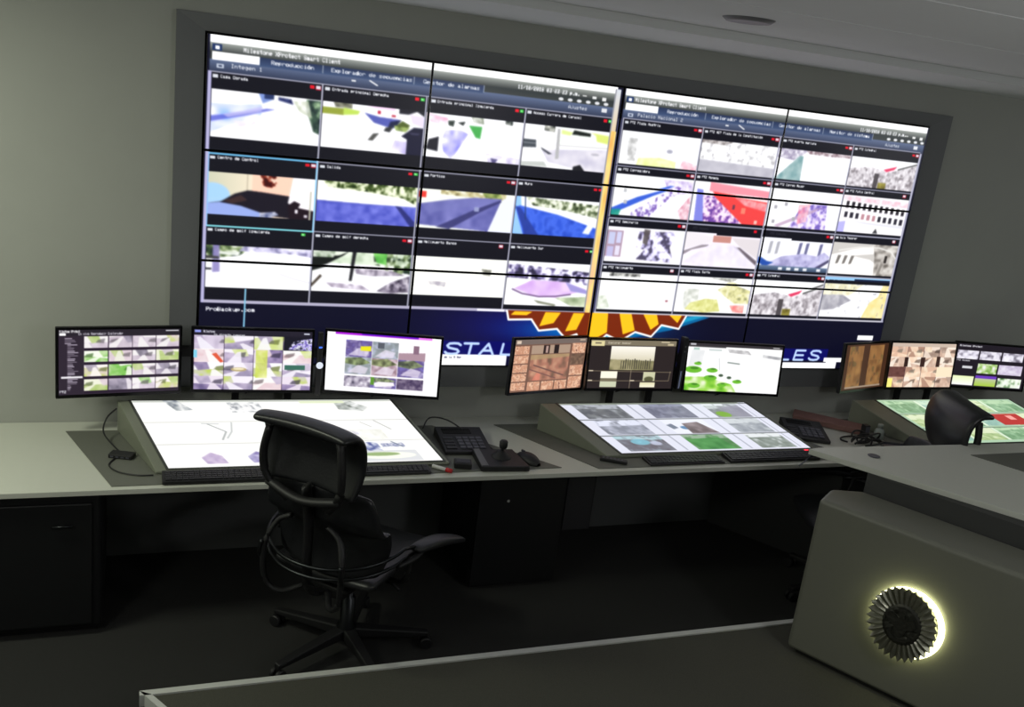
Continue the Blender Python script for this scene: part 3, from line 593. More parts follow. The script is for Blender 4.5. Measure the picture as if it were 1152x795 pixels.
PAL1 = [((200, 186, 200), (226, 214, 226), (244, 240, 240)), ((170, 196, 110), (206, 216, 160), (240, 240, 220)), ((150, 140, 160), (190, 180, 196), (236, 230, 236)), ((200, 214, 120), (226, 206, 214), (250, 244, 240)), ((110, 104, 120), (170, 160, 180), (240, 232, 240)), ((110, 190, 70), (190, 220, 160), (246, 250, 236)), ((214, 196, 206), (232, 216, 224), (236, 236, 220))]
def m1(c):
    c.fill((44, 34, 48)); mix_cells(c, .2, .1, .995, .985, 4, 4, PAL1, (.03, .2))
    c.rect(.2, .105, .205, .98, (60, 50, 66))
    for k in range(34): 
        y = .13+k*.024; c.rect(.05+.02*(k > 3), y, .09+.07*rng.rand(), y+.011, (170, 160, 176))
    c.rect(.02, .72, .19, .75, (236, 232, 238)); c.rect(0, .0, 1, .1, (36, 30, 40)); c.text(.01, .01, 'Milestone XProtect', 5, (230, 230, 230), sx=.5); c.text(.16, .05, 'En vivo Reproducir Explorador', 5, (190, 186, 196), sx=.7); c.rect(.01, .05, .06, .09, WH); c.rect(.88, .02, .99, .035, (230, 230, 236)); c.text(.01, .94, 'PTZ', 5, (220, 220, 226))
def m2(c):
    PP = [((196, 184, 206), (222, 210, 230), (244, 240, 250)), ((150, 140, 170), (206, 190, 216), (246, 240, 250)), ((206, 222, 120), (226, 230, 190), (250, 248, 250)), ((110, 96, 140), (180, 160, 200), (238, 226, 240)), ((190, 214, 80), (216, 206, 226), (252, 250, 252)), ((230, 200, 206), (240, 226, 230), (252, 250, 248))]
    c.fill((30, 26, 40)); mix_cells(c, .0, .1, 1, 1, 4, 4, PP, (0, .0)); c.sub(.76, .1, 1, .325).fill((22, 20, 34)); c.sub(.8, .12, 1, .325).tex([(0, .9), (.2, .3), (.6, .1), (1, .0), (1, 1)], [(110, 96, 180), (190, 180, 240), (240, 240, 250), (24, 22, 50)], 9, 1, 1, contrast=2.6)
    c.sub(.26, .55, .5, .77).ell(.5, .5, .28, .16, (190, 170, 120), 1, 1); c.sub(.26, .55, .5, .77).ell(.5, .46, .2, .08, (246, 236, 200), 1, 1); c.sub(0, .34, .25, .55).poly([(.6, .3), (.75, .2), (1, .9), (.9, 1)], (226, 90, 60), 1, 1); c.sub(0, .34, .25, .55).rect(0, .0, .12, .6, (130, 210, 236)); c.sub(.76, .55, 1, .77).rect(.05, .1, .8, .5, (60, 110, 96))
    c.sub(.52, .33, .62, .8).tex(None, [(196, 216, 60), (236, 240, 150)], 6, .8); c.rect(0, 0, 1, .075, (34, 30, 44)); c.rect(.01, .015, .06, .05, (150, 160, 240)); c.text(.08, .02, 'Milestone', 5, (210, 210, 220), sx=.6); c.text(.17, .07, 'En directo camaras', 5, (210, 210, 216), sx=.8)
    c.rect(.93, .03, .98, .05, (210, 214, 230))
def m3(c):
    c.fill((255, 254, 255)); c.rect(.07, 0, .92, .035, (176, 30, 220)); c.rect(.3, .0, .8, .02, (90, 10, 190)); c.rect(.8, .0, .92, .04, (236, 120, 240))
    T = [((120, 110, 190), (96, 80, 140), (180, 170, 214)), ((130, 136, 140), (150, 160, 166), (196, 200, 226)), ((150, 120, 134), (186, 160, 172), (240, 226, 232))]
    for j, (y0, y1) in enumerate(((.12, .4), (.4, .7), (.73, .92))):
        for i in range(3):
            q = c.sub(.165+i*.235, y0, .165+(i+1)*.235-.005, y1); p = T[(i+j) % 3]; q.fill((236, 230, 240)); q.tex(None, p, 5, .95); q.tex([(0, .1), (.6, 0), (1, .3), (.5, .5), (0, .4)], [(60, 70, 40), (170, 190, 120)] if j == 1 or (i, j) == (1, 2) else p, 6, .8)
            q.poly([(.1, .9), (.5, .45), (.9, .6), (.8, .95)], (236, 226, 242), .7, 1)
    c.sub(.165, .12, .4, .4).poly([(.55, .35), (.95, .3), (.95, .6), (.55, .6)], (236, 232, 30)); c.sub(.4, .12, .63, .4).rect(.2, .05, .45, .4, (90, 94, 104)); c.sub(.635, .12, .87, .4).fill((255, 252, 255)).poly([(0, .6), (1, .5), (1, 1), (0, 1)], (176, 146, 160)); c.sub(.635, .12, .87, .4).rect(.55, .1, .75, .6, (140, 110, 130))
    c.sub(.4, .73, .63, .92).poly([(.1, .6), (.3, .4), (.9, .4), (.95, .7), (.2, .9)], (250, 246, 250)); c.sub(.4, .73, .63, .92).rect(0, .0, .15, .7, (96, 150, 50)); c.sub(.635, .73, .87, .92).tex(None, [(70, 56, 90), (140, 126, 150)], 6); c.sub(.165, .73, .4, .92).tex(None, [(80, 76, 96), (170, 160, 180), (240, 236, 244)], 4)
def m4(c):
    c.fill((120, 88, 74)); c.rect(0, 0, 1, .1, (118, 104, 98)); c.rect(.02, .02, .08, .08, (220, 200, 180)); c.rect(.9, .02, .98, .05, (190, 170, 150))
    B = [(226, 170, 140), (196, 140, 112), (244, 200, 168), (150, 100, 84)]
    for k in range(5): q = c.sub(.01, .13+k*.172, .2, .13+k*.172+.15); q.tex(None, B, 5, 1)
    for k in range(4): q = c.sub(.8, .1+k*.22, .99, .1+k*.22+.2); q.tex(None, B if k != 1 else [(90, 70, 60), (140, 110, 90)], 5, 1)
    q = c.sub(.23, .12, .77, .28); q.fill((176, 150, 130)); q.rect(.3, 0, .46, 1, (48, 34, 32)); q.rect(.58, 0, .7, 1, (40, 28, 28)); q.rect(.36, .1, .42, .9, (180, 150, 140))
    q = c.sub(.23, .3, .77, .8); q.tex(None, [(120, 92, 76), (176, 120, 100), (206, 160, 130)], 6, 1, 0); q.poly([(0, .0), (1, 0), (1, .12), (0, .2)], (176, 150, 110), .8, 2); q.line([(.1, .4), (.9, .85)], .05, (110, 80, 74)); q.line([(0, .55), (.7, .95)], .04, (120, 84, 78)); q.poly([(.2, .7), (.3, .75), (.3, 1), (.1, 1)], (226, 130, 110), .7, 2)
    for k in range(4): c.sub(.23+k*.19, .82, .4+k*.19, .99).tex(None, B, 4, 1)
def m5(c):
    c.fill((42, 34, 34)); c.rect(0, 0, 1, .11, (126, 116, 96)); c.rect(.01, .02, .16, .13, (226, 214, 160)); c.rect(.05, .05, .12, .08, (120, 110, 90)); c.text(.2, .04, 'Explorar buscar', 5, (200, 190, 170)); c.rect(.82, .02, .92, .04, (240, 226, 190)); c.rect(.9, .06, .97, .1, (200, 186, 150))
    q = c.sub(.24, .13, .76, .62); q.grad(0, 0, 1, 1, (255, 250, 240), (196, 186, 150)); q.tex([(0, .55), (1, .6), (1, 1), (0, 1)], [(110, 106, 70), (170, 160, 120)], 6, .9, 3)
    for k in range(14): x = .25+k*.05; q.rect(x, .62-.12*rng.rand(), x+.02, .95, (70, 66, 56))
    c.line([(0, .64), (.98, .66)], .01, (150, 136, 110)); c.line([(0, .85), (.96, .84)], .01, (150, 136, 110)); c.line([(.5, .62), (.5, 1)], .01, (170, 156, 130)); c.rect(.01, .63, .06, .65, (220, 206, 180)); c.rect(.01, .83, .06, .85, (220, 206, 180)); c.line([(.97, .64), (.96, .84)], .01, (150, 136, 110)); c.rect(.5, .83, .55, .85, (220, 206, 180))
    c.sub(.15, .65, .34, .8).fill((252, 248, 230)); c.sub(.15, .79, .34, .84).fill((120, 112, 90)); c.sub(.15, .86, .34, .98).fill((206, 210, 180)); q = c.sub(.65, .66, .79, .84); q.fill((206, 206, 170)); q.ell(.5, .8, .4, .3, (90, 90, 60), 1, 2); c.sub(.62, .87, .8, .98).grad(0, 0, 1, 1, (226, 220, 180), (250, 246, 220))
def m6(c):
    c.fill((254, 254, 254)); c.rect(0, 0, 1, .06, (52, 48, 52)); c.rect(.02, .01, .08, .045, (190, 190, 196)); c.rect(.9, .02, .97, .04, (220, 220, 220)); c.rect(.0, .06, .4, .085, (80, 78, 80)); c.rect(.06, .1, .12, .19, (176, 206, 196)); c.rect(.22, .11, .36, .15, (206, 216, 214))
    c.tex([(.42, .1), (.64, .12), (.68, .2), (.44, .17)], [(130, 126, 130), (250, 250, 250)], 14, 1, 1); c.tex([(.8, .18), (1, .22), (1, .28), (.8, .24)], [(150, 150, 156), (250, 250, 250)], 14); c.tex([(.04, .14), (.18, .14), (.16, .5), (.02, .5)], [(226, 228, 230), (252, 252, 252)], 8)
    c.tex([(0, 1), (0, .72), (.2, .7), (.3, .74), (.5, .84), (.56, 1)], [(90, 170, 40), (150, 216, 70), (236, 246, 210)], 9, 1, 1, contrast=2.6)
    for x, y, r in ((.08, .56, .09), (.12, .43, .04), (.28, .56, .06), (.27, .72, .07), (.56, .78, .05), (.4, .86, .05), (.1, .9, .07)): c.ell(x, y, r, r*.8, (110, 190, 50), 1, 1); c.ell(x+.01, y-.03, r*.5, r*.3, (60, 120, 36), .8, 1)
    for x, y in ((.38, .66), (.47, .7)): c.ell(x, y, .025, .03, (70, 90, 70), 1, 1)
    c.line([(.34, .3), (.36, .55)], .012, (200, 204, 206)); c.line([(.44, .38), (.56, .4)], .03, (150, 160, 156))
def m7(c):
    c.fill((70, 44, 30))
    for x0, x1 in ((.08, .4), (.54, .88)): q = c.sub(x0, .04, x1, .97); q.tex(None, [(104, 72, 44), (140, 100, 60), (160, 118, 70)], 8, 1); q.rect(0, 0, 1, .35, (158, 112, 66), .5); q.tex(None, [(80, 62, 50), (120, 104, 60)], 10, .7, 0, .55)
    c.rect(.08, .93, .9, .97, (160, 140, 120))
def m8(c):
    c.fill((150, 120, 104)); B = [((250, 226, 200), (244, 206, 176), (226, 186, 160)), ((196, 160, 140), (236, 210, 190), (250, 236, 220)), ((150, 124, 110), (200, 176, 160), (240, 220, 204)), ((252, 236, 210), (230, 190, 160), (180, 140, 120))]
    mix_cells(c, 0, .08, 1, 1, 4, 4, B, (0, 0)); c.rect(0, 0, 1, .08, (206, 186, 170)); c.sub(0, .54, .25, .77).tex(None, [(90, 54, 50), (120, 80, 74)], 4); c.sub(.22, .32, .28, .54).fill((50, 30, 26)); c.sub(.47, .32, .54, .54).fill((56, 34, 30)); c.sub(.72, .3, .78, .54).fill((60, 40, 34)); c.sub(.0, .8, .08, 1).fill((250, 240, 130)); c.sub(.75, .54, 1, .77).fill((250, 232, 200))
def m9(c):
    c.fill((30, 24, 34)); c.text(.03, .03, 'Milestone XProtect', 6, (230, 230, 236), sx=.8)
    for i in range(3): q = c.sub(.02+i*.31, .16, .31+i*.31, .36); q.tex([(0, 0), (1, 0), (1, 1), (0, 1)], [(110, 104, 120), (226, 222, 236), (252, 250, 255)], 3)
    c.text(.03, .38, 'PTZ Acceso', 5, (200, 200, 206)); c.rect(.12, .52, .26, .58, (210, 210, 216)); c.sub(.33, .45, .6, .68).tex(None, [(110, 160, 60), (190, 216, 150), (240, 240, 240)], 4); c.sub(.62, .45, .95, .68).tex(None, [(190, 176, 206), (236, 230, 244)], 4)
    c.sub(.02, .76, .31, .98).grad(0, 0, 1, 1, (236, 246, 190), (250, 250, 250)); c.sub(.33, .73, .62, .8).fill((110, 60, 190)); c.sub(.33, .8, .62, .98).grad(0, 0, 1, 1, (190, 200, 160), (170, 206, 70)); c.sub(.64, .76, .97, .98).tex(None, [(60, 110, 50), (230, 240, 220), (255, 255, 255)], 3)

def stand_cable(t, x, y, z, dx=0, dr=.12):
    MB().tube(spline([(x, y, z), (x+dx*.3, y-.01, z-dr*.35), (x+dx, y+.02, z-dr*.75), (x+dx*.8, y+.06, z-dr)], 5), .004, 6).build('cable', CABLE, t, world=True, smooth=True)
MON = [(-.36, -.146, 1.114, .154, .03, -.007, .575, .352, m1, 'black monitor showing a grid of sixteen small views beside a list, leftmost on the desk'),
 (.266, -.172, 1.134, -.069, .014, .013, .604, .344, m2, 'black monitor filled edge to edge with pinkish road views, second from left'),
 (.928, -.226, 1.135, -.255, .016, .016, .62, .35, m3, 'black monitor showing a white page with a magenta bar and nine pictures'),
 (1.93, -.14, 1.116, .323, .05, -.05, .581, .335, m4, 'black monitor showing orange-brown tiles round one large brown picture'),
 (2.471, -.139, 1.121, -.093, .04, .026, .575, .327, m5, 'black monitor with a dark page, one large pale picture and four small ones'),
 (3.15, -.2, 1.12, -.311, .014, .054, .614, .333, m6, 'black monitor with a bright white picture of green bushes in the corner'),
 (4.235, -.144, 1.126, .344, .1, -.051, .586, .332, m7, 'black monitor with a dim brown two-column picture, angled, left of the beige tile monitor'),
 (4.72, -.14, 1.136, -.01, .1, .003, .585, .335, m8, 'black monitor filled with beige and cream tiles'),
 (5.33, -.16, 1.138, -.2, .06, .003, .6, .335, m9, 'black monitor with white and green pictures on black, rightmost on the desk')]
mon_roots = []
for i, (x, y, z, yaw, tilt, roll, w, h, fn, lab) in enumerate(MON):
    t = thing('desktop_monitor', lab, 'monitor', (x, y, z), 0, 'desktop monitors in threes above the consoles')
    Mt = Matrix.Rotation(yaw, 4, 'Z') @ Matrix.Rotation(-tilt, 4, 'X') @ Matrix.Rotation(-roll, 4, 'Y')
    t.matrix_world = Matrix.Translation((x, y, z)) @ Mt
    MB().box(-w/2, w/2, 0, .022, -h/2, h/2).build('casing', BLK, t, bevel=.004)
    MB().box(-w*.32, w*.32, .022, .045, -h*.34, h*.3).build('rear_cover', BLK, t, bevel=.008)
    b = .013
    m = MB()
    m.box(-w/2+.001, w/2-.001, -.004, .001, h/2-b, h/2-.001); m.box(-w/2+.001, w/2-.001, -.004, .001, -h/2+.001, -h/2+b+.004)
    m.box(-w/2+.001, -w/2+b, -.004, .001, -h/2+b, h/2-b); m.box(w/2-b, w/2-.001, -.004, .001, -h/2+b, h/2-b); m.build('bezel', BLKG, t)
    cv = Cv(240, 134); fn(cv)
    picture('screen', blur(cv.a, 1), (-w/2+b, -.0015, h/2-b), (w-2*b, 0, 0), (0, 0, -(h-2*b-.004)), SCR_M, t, world=False)
    mon_roots.append(t)

# supports behind each row of three monitors
for xs, lab in (((-.36, .266, .928), 'black steel monitor stand behind the three left monitors'), ((1.93, 2.471, 3.15), 'black steel monitor stand behind the three middle monitors'), ((4.235, 4.72, 5.33), 'black steel monitor stand behind the three right monitors')):
    x0 = xs[1]; t = thing('monitor_stand', lab, 'monitor stand', (x0, -.055, .742), 0, 'monitor stands on the desk')
    for dx in (-.07, .2): MB().box(x0+dx-.018, x0+dx+.018, -.07, -.04, .744, 1.18).build('post', BLK, t, world=True, bevel=.003)
    for dx in (-.07, .2): MB().box(x0+dx-.05, x0+dx+.05, -.085, -.025, .742, .75).build('base_plate', BLK, t, world=True, bevel=.002)
    MB().box(xs[0], xs[2], -.045, -.015, 1.11, 1.165).build('rail', BLK, t, world=True, bevel=.004)
    for i, x in enumerate(xs):
        k = [q for q in MON if q[0] == x][0]
        MB().box(x-.03, x+.03, k[1]+.05, -.018, 1.10, 1.17).build('bracket', BLK, t, world=True, bevel=.003)
        stand_cable(t, x-.06, k[1]+.048, k[2]-k[7]*.3, .05, .11); stand_cable(t, x+.1, k[1]+.048, k[2]-k[7]*.3, -.03, .10)

# small boxes hung between monitors
t = thing('switch_box', 'slim black box with a blue light and a white round button, between left monitors', 'switch box', (.598, -.2, 1.0))
MB().box(.583, .607, -.215, -.185, .96, 1.30).build('body', BLK, t, world=True, bevel=.003)
MB().box(.587, .603, -.2165, -.2145, 1.218, 1.226).build('indicator_light', LED_B, t, world=True)
MB().lathe([(0, -.003), (.016, -.003), (.018, 0), (.018, .002), (0, .002)], 20, Matrix.Translation((.596, -.216, 1.125)) @ Matrix.Rotation(R(90), 4, 'X')).build('button', LED_W, t, world=True, smooth=True)
t = thing('switch_box', 'slim black box with a pale lit strip, left of the green bush monitor', 'switch box', (2.80, -.13, 1.0))
MB().box(2.795, 2.825, -.16, -.115, .97, 1.30).build('body', BLK, t, world=True, bevel=.003)
MB().box(2.803, 2.813, -.1625, -.16, .98, 1.09).build('indicator_light', mat('pale_strip', (150, 160, 190), .3), t, world=True)
for a, b in ((1.24, 1.25), (1.21, 1.218)): MB().box(2.805, 2.813, -.1625, -.16, a, b).build('button', GREYP, t, world=True)
# ------------------------------------------------------------------ long desk, mats, consoles
t = thing('control_desk', 'long white laminate desk running below the video wall', 'desk', (1.5, -.4, 0))
MB().box(-2.7, 7.2, -.815, .018, .715, .74).build('worktop', DESK, t, world=True, bevel=.002)
MB().box(-2.7, 7.2, -.74, -.72, .68, .715).build('front_rail', CHAR, t, world=True)
for a, b in (((3.29, -.05), (3.72, -.72)),): 
    d = Vector((b[0]-a[0], b[1]-a[1])).normalized(); n = Vector((-d.y, d.x))*.012
    MB().prism([(a[0]-n.x, a[1]-n.y), (b[0]-n.x, b[1]-n.y), (b[0]+n.x, b[1]+n.y), (a[0]+n.x, a[1]+n.y)], 0.001, .715).build('side_panel', CHAR, t, world=True)
MB().box(6.9, 6.94, -.72, -.02, 0.001, .715).build('side_panel', CHAR, t, world=True)
MB().box(-2.7, 6.9, -.03, -.01, .0, .712).build('modesty_panel', PANG, t, world=True)

t = thing('storage_cabinet', 'black cabinet with rounded edge under the left end of the desk', 'cabinet', (-.8, -.45, 0))
MB().box(-1.22, -.42, -.76, -.08, .03, .70).build('body', DARKP, t, world=True, bevel=.025, seg=4)
MB().box(-1.18, -.46, -.775, -.757, .06, .66).build('door', DARKP, t, world=True, bevel=.006)
MB().tube([(-.62, -.79, .56), (-.54, -.79, .56)], .006, 8).build('handle', CHM, t, world=True, smooth=True)
MB().box(-1.2, -.44, -.72, -.1, 0, .03).build('plinth', BLK, t, world=True)
t = thing('storage_cabinet', 'black pedestal cabinet under the desk between the two consoles', 'cabinet', (1.64, -.4, 0))
MB().box(1.39, 1.895, -.64, -.08, .012, .705).build('body', DARKP, t, world=True, bevel=.004)
MB().box(1.395, 1.89, -.662, -.64, .03, .69).build('door', DARKP, t, world=True, bevel=.003)
MB().lathe([(0, 0), (.008, 0), (.007, .004), (0, .005)], 12, Matrix.Translation((1.56, -.662, .52)) @ Matrix.Rotation(R(90), 4, 'X')).build('lock', NOSE, t, world=True)
MB().box(1.4, 1.885, -.63, -.1, 0, .012).build('plinth', BLK, t, world=True)
t = thing('computer_case', 'black computer case hung under the desk right of the pedestal cabinet', 'computer', (2.0, -.45, .29))
MB().box(1.905, 2.09, -.62, -.2, .30, .70).build('case', BLK, t, world=True, bevel=.004)
MB().box(1.90, 2.095, -.5, -.46, .29, .712).build('bracket', CHM, t, world=True)
MB().box(1.915, 2.08, -.628, -.619, .31, .69).build('front_panel', KEY, t, world=True, bevel=.002)
t = MB().tube(spline([(2.82, -.7, .712), (2.9, -.7, .67), (3.02, -.7, .665), (3.1, -.7, .69), (3.2, -.7, .66), (3.3, -.7, .712)], 6), .005, 6).build('cable', CABLE, smooth=True)
prop(t, 'black cable drooping below the desk edge under the second console', 'cable')

for poly, lab in (([(-.607, -.116), (-.383, -.786), (1.80, -.75), (1.27, -.116)], 'thin grey desk mat under the left console'),
                  ([(1.643, -.118), (2.006, -.78), (3.72, -.765), (3.42, -.118)], 'thin grey desk mat under the middle console'),
                  ([(4.02, -.118), (4.3, -.78), (5.95, -.78), (5.7, -.118)], 'thin grey desk mat under the right console')):
    o = MB().prism(poly, .7405, .744).build('desk_mat', MATG); prop(o, lab, 'desk mat', 'grey mats on the white desk')

def tile(c, pal, cells=5):
    c.fill(pal[-1]); h = .2+.3*rng.rand()
    c.tex([(0, h), (1, h+.2*(rng.rand()-.5)), (1, 1), (0, 1)], [pal[1], pal[0]], cells); c.tex(None, pal, cells+2, .8, 0, .5)
def t1(c):
    c.fill((255, 255, 252))
    for y in (.34, .67): c.rect(0, y, 1, y+.012, (206, 206, 200))
    c.rect(0, 0, 1, .03, (200, 204, 196)); c.sub(.1, .0, .2, .17).tex([(.1, 0), (.6, 0), (1, .9), (.4, 1)], [(110, 116, 130), (170, 176, 180), (240, 240, 240)], 6); c.sub(.34, .04, .46, .2).tex(None, [(150, 154, 160), (246, 246, 246), (255, 255, 255)], 9)
    c.line([(.22, .38), (.27, .5), (.24, .62)], .012, (150, 156, 156)); c.line([(.31, .36), (.29, .5), (.26, .6)], .01, (170, 176, 176)); c.line([(.2, .37), (.26, .38)], .012, (190, 194, 194))
    c.sub(.43, .37, .5, .63).tex([(0, 0), (.5, 0), (1, .9), (.4, 1)], [(110, 176, 170), (176, 216, 206)], 4)
    for x, p in ((.13, [(176, 156, 196), (216, 200, 224)]), (.29, [(96, 80, 150), (200, 196, 226)]), (.35, [(110, 96, 120), (240, 240, 240)])): c.sub(x, .78, x+.08, .96).tex([(0, .5), (.5, .1), (.9, .4), (1, 1), (.1, 1)], p, 5)
    q = c.sub(.72, .03, .9, .2); q.tex([(.2, .2), (.6, 0), (.9, .6), (.7, 1), (.2, .8)], [(120, 126, 120), (200, 204, 200), (250, 250, 250)], 5); c.rect(.62, .02, .8, .06, (232, 240, 206))
    q = c.sub(.6, .42, .76, .62); q.tex([(0, .3), (.4, .1), (1, .6), (1, .8), (0, .8)], [(120, 110, 190), (180, 170, 226), (240, 240, 250)], 6)
    c.line([(.86, .36), (.9, .5)], .015, (190, 190, 186)); c.line([(.8, .38), (.83, .46)], .012, (200, 200, 196)); c.sub(.66, .5, .86, .66).tex(None, [(226, 226, 214), (255, 255, 250)], 5, .8)
    c.sub(.6, .72, .66, .82).tex(None, [(130, 136, 140), (250, 250, 250)], 5); c.sub(.72, .7, .8, .84).tex(None, [(80, 90, 150), (190, 196, 220), (250, 250, 250)], 5); c.sub(.81, .72, .9, .78).tex(None, [(90, 100, 150), (250, 250, 250)], 8)
    c.sub(.6, .83, .93, .99).fill((222, 224, 226)); c.sub(.68, .84, .92, .97).ell(.5, .5, .48, .4, (250, 252, 240)); c.sub(.7, .85, .88, .92).ell(.45, .5, .42, .4, (130, 160, 90), .8, 2); c.line([(.86, .7), (.89, .78)], .015, (120, 130, 150))
def t2(c):
    c.fill((226, 228, 242))
    P = [[((90, 92, 100), (126, 130, 134), (176, 180, 190)), ((110, 112, 130), (140, 142, 160), (150, 154, 176)), ((130, 134, 140), (150, 154, 160), (200, 206, 210))],
         [((120, 124, 136), (180, 184, 200), (226, 230, 246)), ((100, 90, 92), (150, 140, 146), (240, 240, 244)), ((140, 146, 156), (180, 186, 192), (206, 212, 216))],
         [((100, 96, 104), (130, 134, 146), (176, 206, 214)), ((70, 120, 66), (96, 150, 90), (150, 176, 150)), ((110, 120, 110), (160, 170, 166), (230, 234, 236))]]
    for j in range(3):
        y0 = .03+j*.325
        for i, (x0, x1) in enumerate(((.055, .285), (.40, .63), (.74, .935))): tile(c.sub(x0, y0, x1, y0+.295), P[j][i])
        for x in (.335, .34, .68, .685, .955): c.rect(x, y0, x+.003, y0+.295, (150, 154, 170))
        c.rect(0, y0-.02, 1, y0-.002, (120, 124, 128))
    c.rect(0, 0, .96, .03, (140, 148, 136)); q = c.sub(.74, .03, .935, .32); q.ell(.25, .8, .2, .22, (120, 170, 50), 1, 1); q.rect(.0, .0, .3, .12, (240, 244, 250)); q.rect(.35, .02, .6, .14, (240, 244, 250)); q.poly([(.3, .3), (1, .1), (1, 1), (.6, 1)], (150, 148, 166), .7, 2)
    q = c.sub(.4, .355, .63, .65); q.fill((236, 238, 248)); q.poly([(.0, .4), (.15, .3), (.2, .6), (.05, .7)], (90, 100, 120), .8, 1); q.ell(.35, .6, .1, .12, (60, 110, 160), .8, 1); q.tex([(.4, .3), (.8, .2), (1, 1), (.35, 1)], [(96, 84, 86), (160, 146, 150)], 4); q = c.sub(.055, .68, .285, .975); q.ell(.45, .4, .2, .2, (130, 200, 220), .8, 2); q.ell(.75, .5, .12, .14, (200, 206, 230), .8, 2)
    q = c.sub(.4, .68, .63, .975); q.tex([(0, .3), (.8, .2), (.9, 1), (.1, 1)], [(50, 120, 50), (90, 160, 86)], 4)
def t3(c):
    c.fill((176, 206, 176)); B = [((110, 150, 110), (150, 190, 150), (190, 220, 180)), ((130, 170, 160), (170, 206, 190), (206, 230, 206)), ((150, 176, 120), (196, 216, 160), (226, 236, 200))]
    for j in range(3):
        for i in range(4): tile(c.sub(.02+i*.245, .03+j*.32, .24+i*.245, .03+j*.32+.28), B[(i+2*j) % 3])
        for x in (.245, .49, .735): c.rect(x, .03+j*.32, x+.02, .31+j*.32, (224, 240, 214))
    c.sub(.64, .36, .86, .62).fill((190, 60, 56)); c.sub(.75, .4, .8, .5).fill((250, 170, 160)); c.rect(0, .66, 1, .675, (110, 130, 110)); c.rect(0, .33, 1, .345, (130, 150, 130))
def console(xr, xf, w, yr, yf, zr, zf, ml, mr, mt, mb, fn, lab):
    t = thing('touch_console', lab, 'console', (xf, yf, .744), 0, 'sloping touch screen consoles on the desk')
    def P(u, s, k=0): return Vector((xr+(xf-xr)*s+u, yr+(yf-yr)*s, zr+(zf-zr)*s))+nrm*k
    U = Vector((1, 0, 0)); D = Vector((xf-xr, yf-yr, zf-zr)); nrm = U.cross(D).normalized()
    if nrm.z < 0: nrm = -nrm
    z0 = .7445
    B = [Vector((xr, yr, z0)), Vector((xf, yf, z0)), Vector((xf+w, yf, z0)), Vector((xr+w, yr, z0))]
    MB().hexa([B[0], B[1], B[2], B[3], P(0, 0), P(0, 1), P(w, 1), P(w, 0)]).build('housing', HOUS, t, world=True, bevel=.004)
    e = .012; s0 = mt-.015; s1 = 1-mb+.015
    MB().hexa([P(ml-e, s0, -.002), P(ml-e, s1, -.002), P(w-mr+e, s1, -.002), P(w-mr+e, s0, -.002), P(ml-e, s0, .003), P(ml-e, s1, .003), P(w-mr+e, s1, .003), P(w-mr+e, s0, .003)]).build('bezel', HOUSB, t, world=True)
    cv = Cv(480, 200); fn(cv)
    picture('screen', blur(cv.a, 2), P(ml, mt, .0042), tuple(P(w-mr, mt)-P(ml, mt)), tuple(P(ml, 1-mb)-P(ml, mt)), SCR_C, t)
    return t
console(-.373, -.2, 1.405, -.12, -.675, .905, .758, .06, .03, .02, .03, t1, 'sloping grey console with a white lit screen, behind the front office chair')
console(1.875, 2.11, 1.42, -.21, -.655, .905, .76, .105, .035, .02, .03, t2, 'sloping grey console with nine picture tiles, in the middle of the desk')
console(4.125, 4.38, 1.42, -.21, -.655, .915, .76, .19, .035, .02, .03, t3, 'sloping grey console with pale green tiles, at the right of the desk')

# ------------------------------------------------------------------ small things on the desk
def keyboard(x0, x1, y0, y1, lab, th=.018, led=False):
    cx, cy = (x0+x1)/2, (y0+y1)/2; w, d = x1-x0, y1-y0
    t = thing('keyboard', lab, 'keyboard', (cx, cy, .744), 0, 'keyboards in front of the consoles')
    MB().hexa([(-w/2, -d/2, 0), (w/2, -d/2, 0), (w/2, d/2, 0), (-w/2, d/2, 0), (-w/2, -d/2, th*.6), (w/2, -d/2, th*.6), (w/2, d/2, th), (-w/2, d/2, th)]).build('body', BLK, t, bevel=.003)
    m = MB(); nx = 18; ny = 5
    for j in range(ny):
        yy = -d/2+.012+j*(d-.02)/ny; zz = th*(.62+.38*(yy+d/2)/d)
        i = 0
        while i < nx:
            span = 6 if (j == 0 and i == 4) else (2 if (i in (0, 12) and j in (1, 2)) else 1); kw = (w-.024)/nx
            x = -w/2+.012+i*kw; m.box(x+.001, x+kw*span-.002, yy, yy+(d-.02)/ny-.003, zz-.002, zz+.005); i += span
    m.build('keys', KEY, t, bevel=.001)
    if led: MB().box(w/2-.045, w/2-.02, d/2-.018, d/2-.006, th*.9, th+.004).build('indicator_light', LED_R, t)
    return t
keyboard(-.175, .30, -.795, -.69, 'black keyboard left of the front office chair', .026)
keyboard(.60, 1.08, -.775, -.69, 'black keyboard right of the front office chair')
keyboard(2.32, 2.80, -.775, -.67, 'black keyboard left of the one with the red light', .016)
keyboard(2.84, 3.46, -.775, -.668, 'wide black keyboard with a small red light at its right end', .024, True)

t = thing('remote_control', 'slim black remote control at the left front corner of the middle console', 'remote control', (2.13, -.7, .744), R(-30))
MB().box(-.075, .075, -.022, .022, 0, .018).build('body', BLK, t, bevel=.006, seg=3)
m = MB()
for i in range(6):
    for j in range(3): m.box(-.06+i*.02, -.05+i*.02, -.014+j*.011, -.007+j*.011, .017, .0195)
m.build('buttons', KEYG, t)

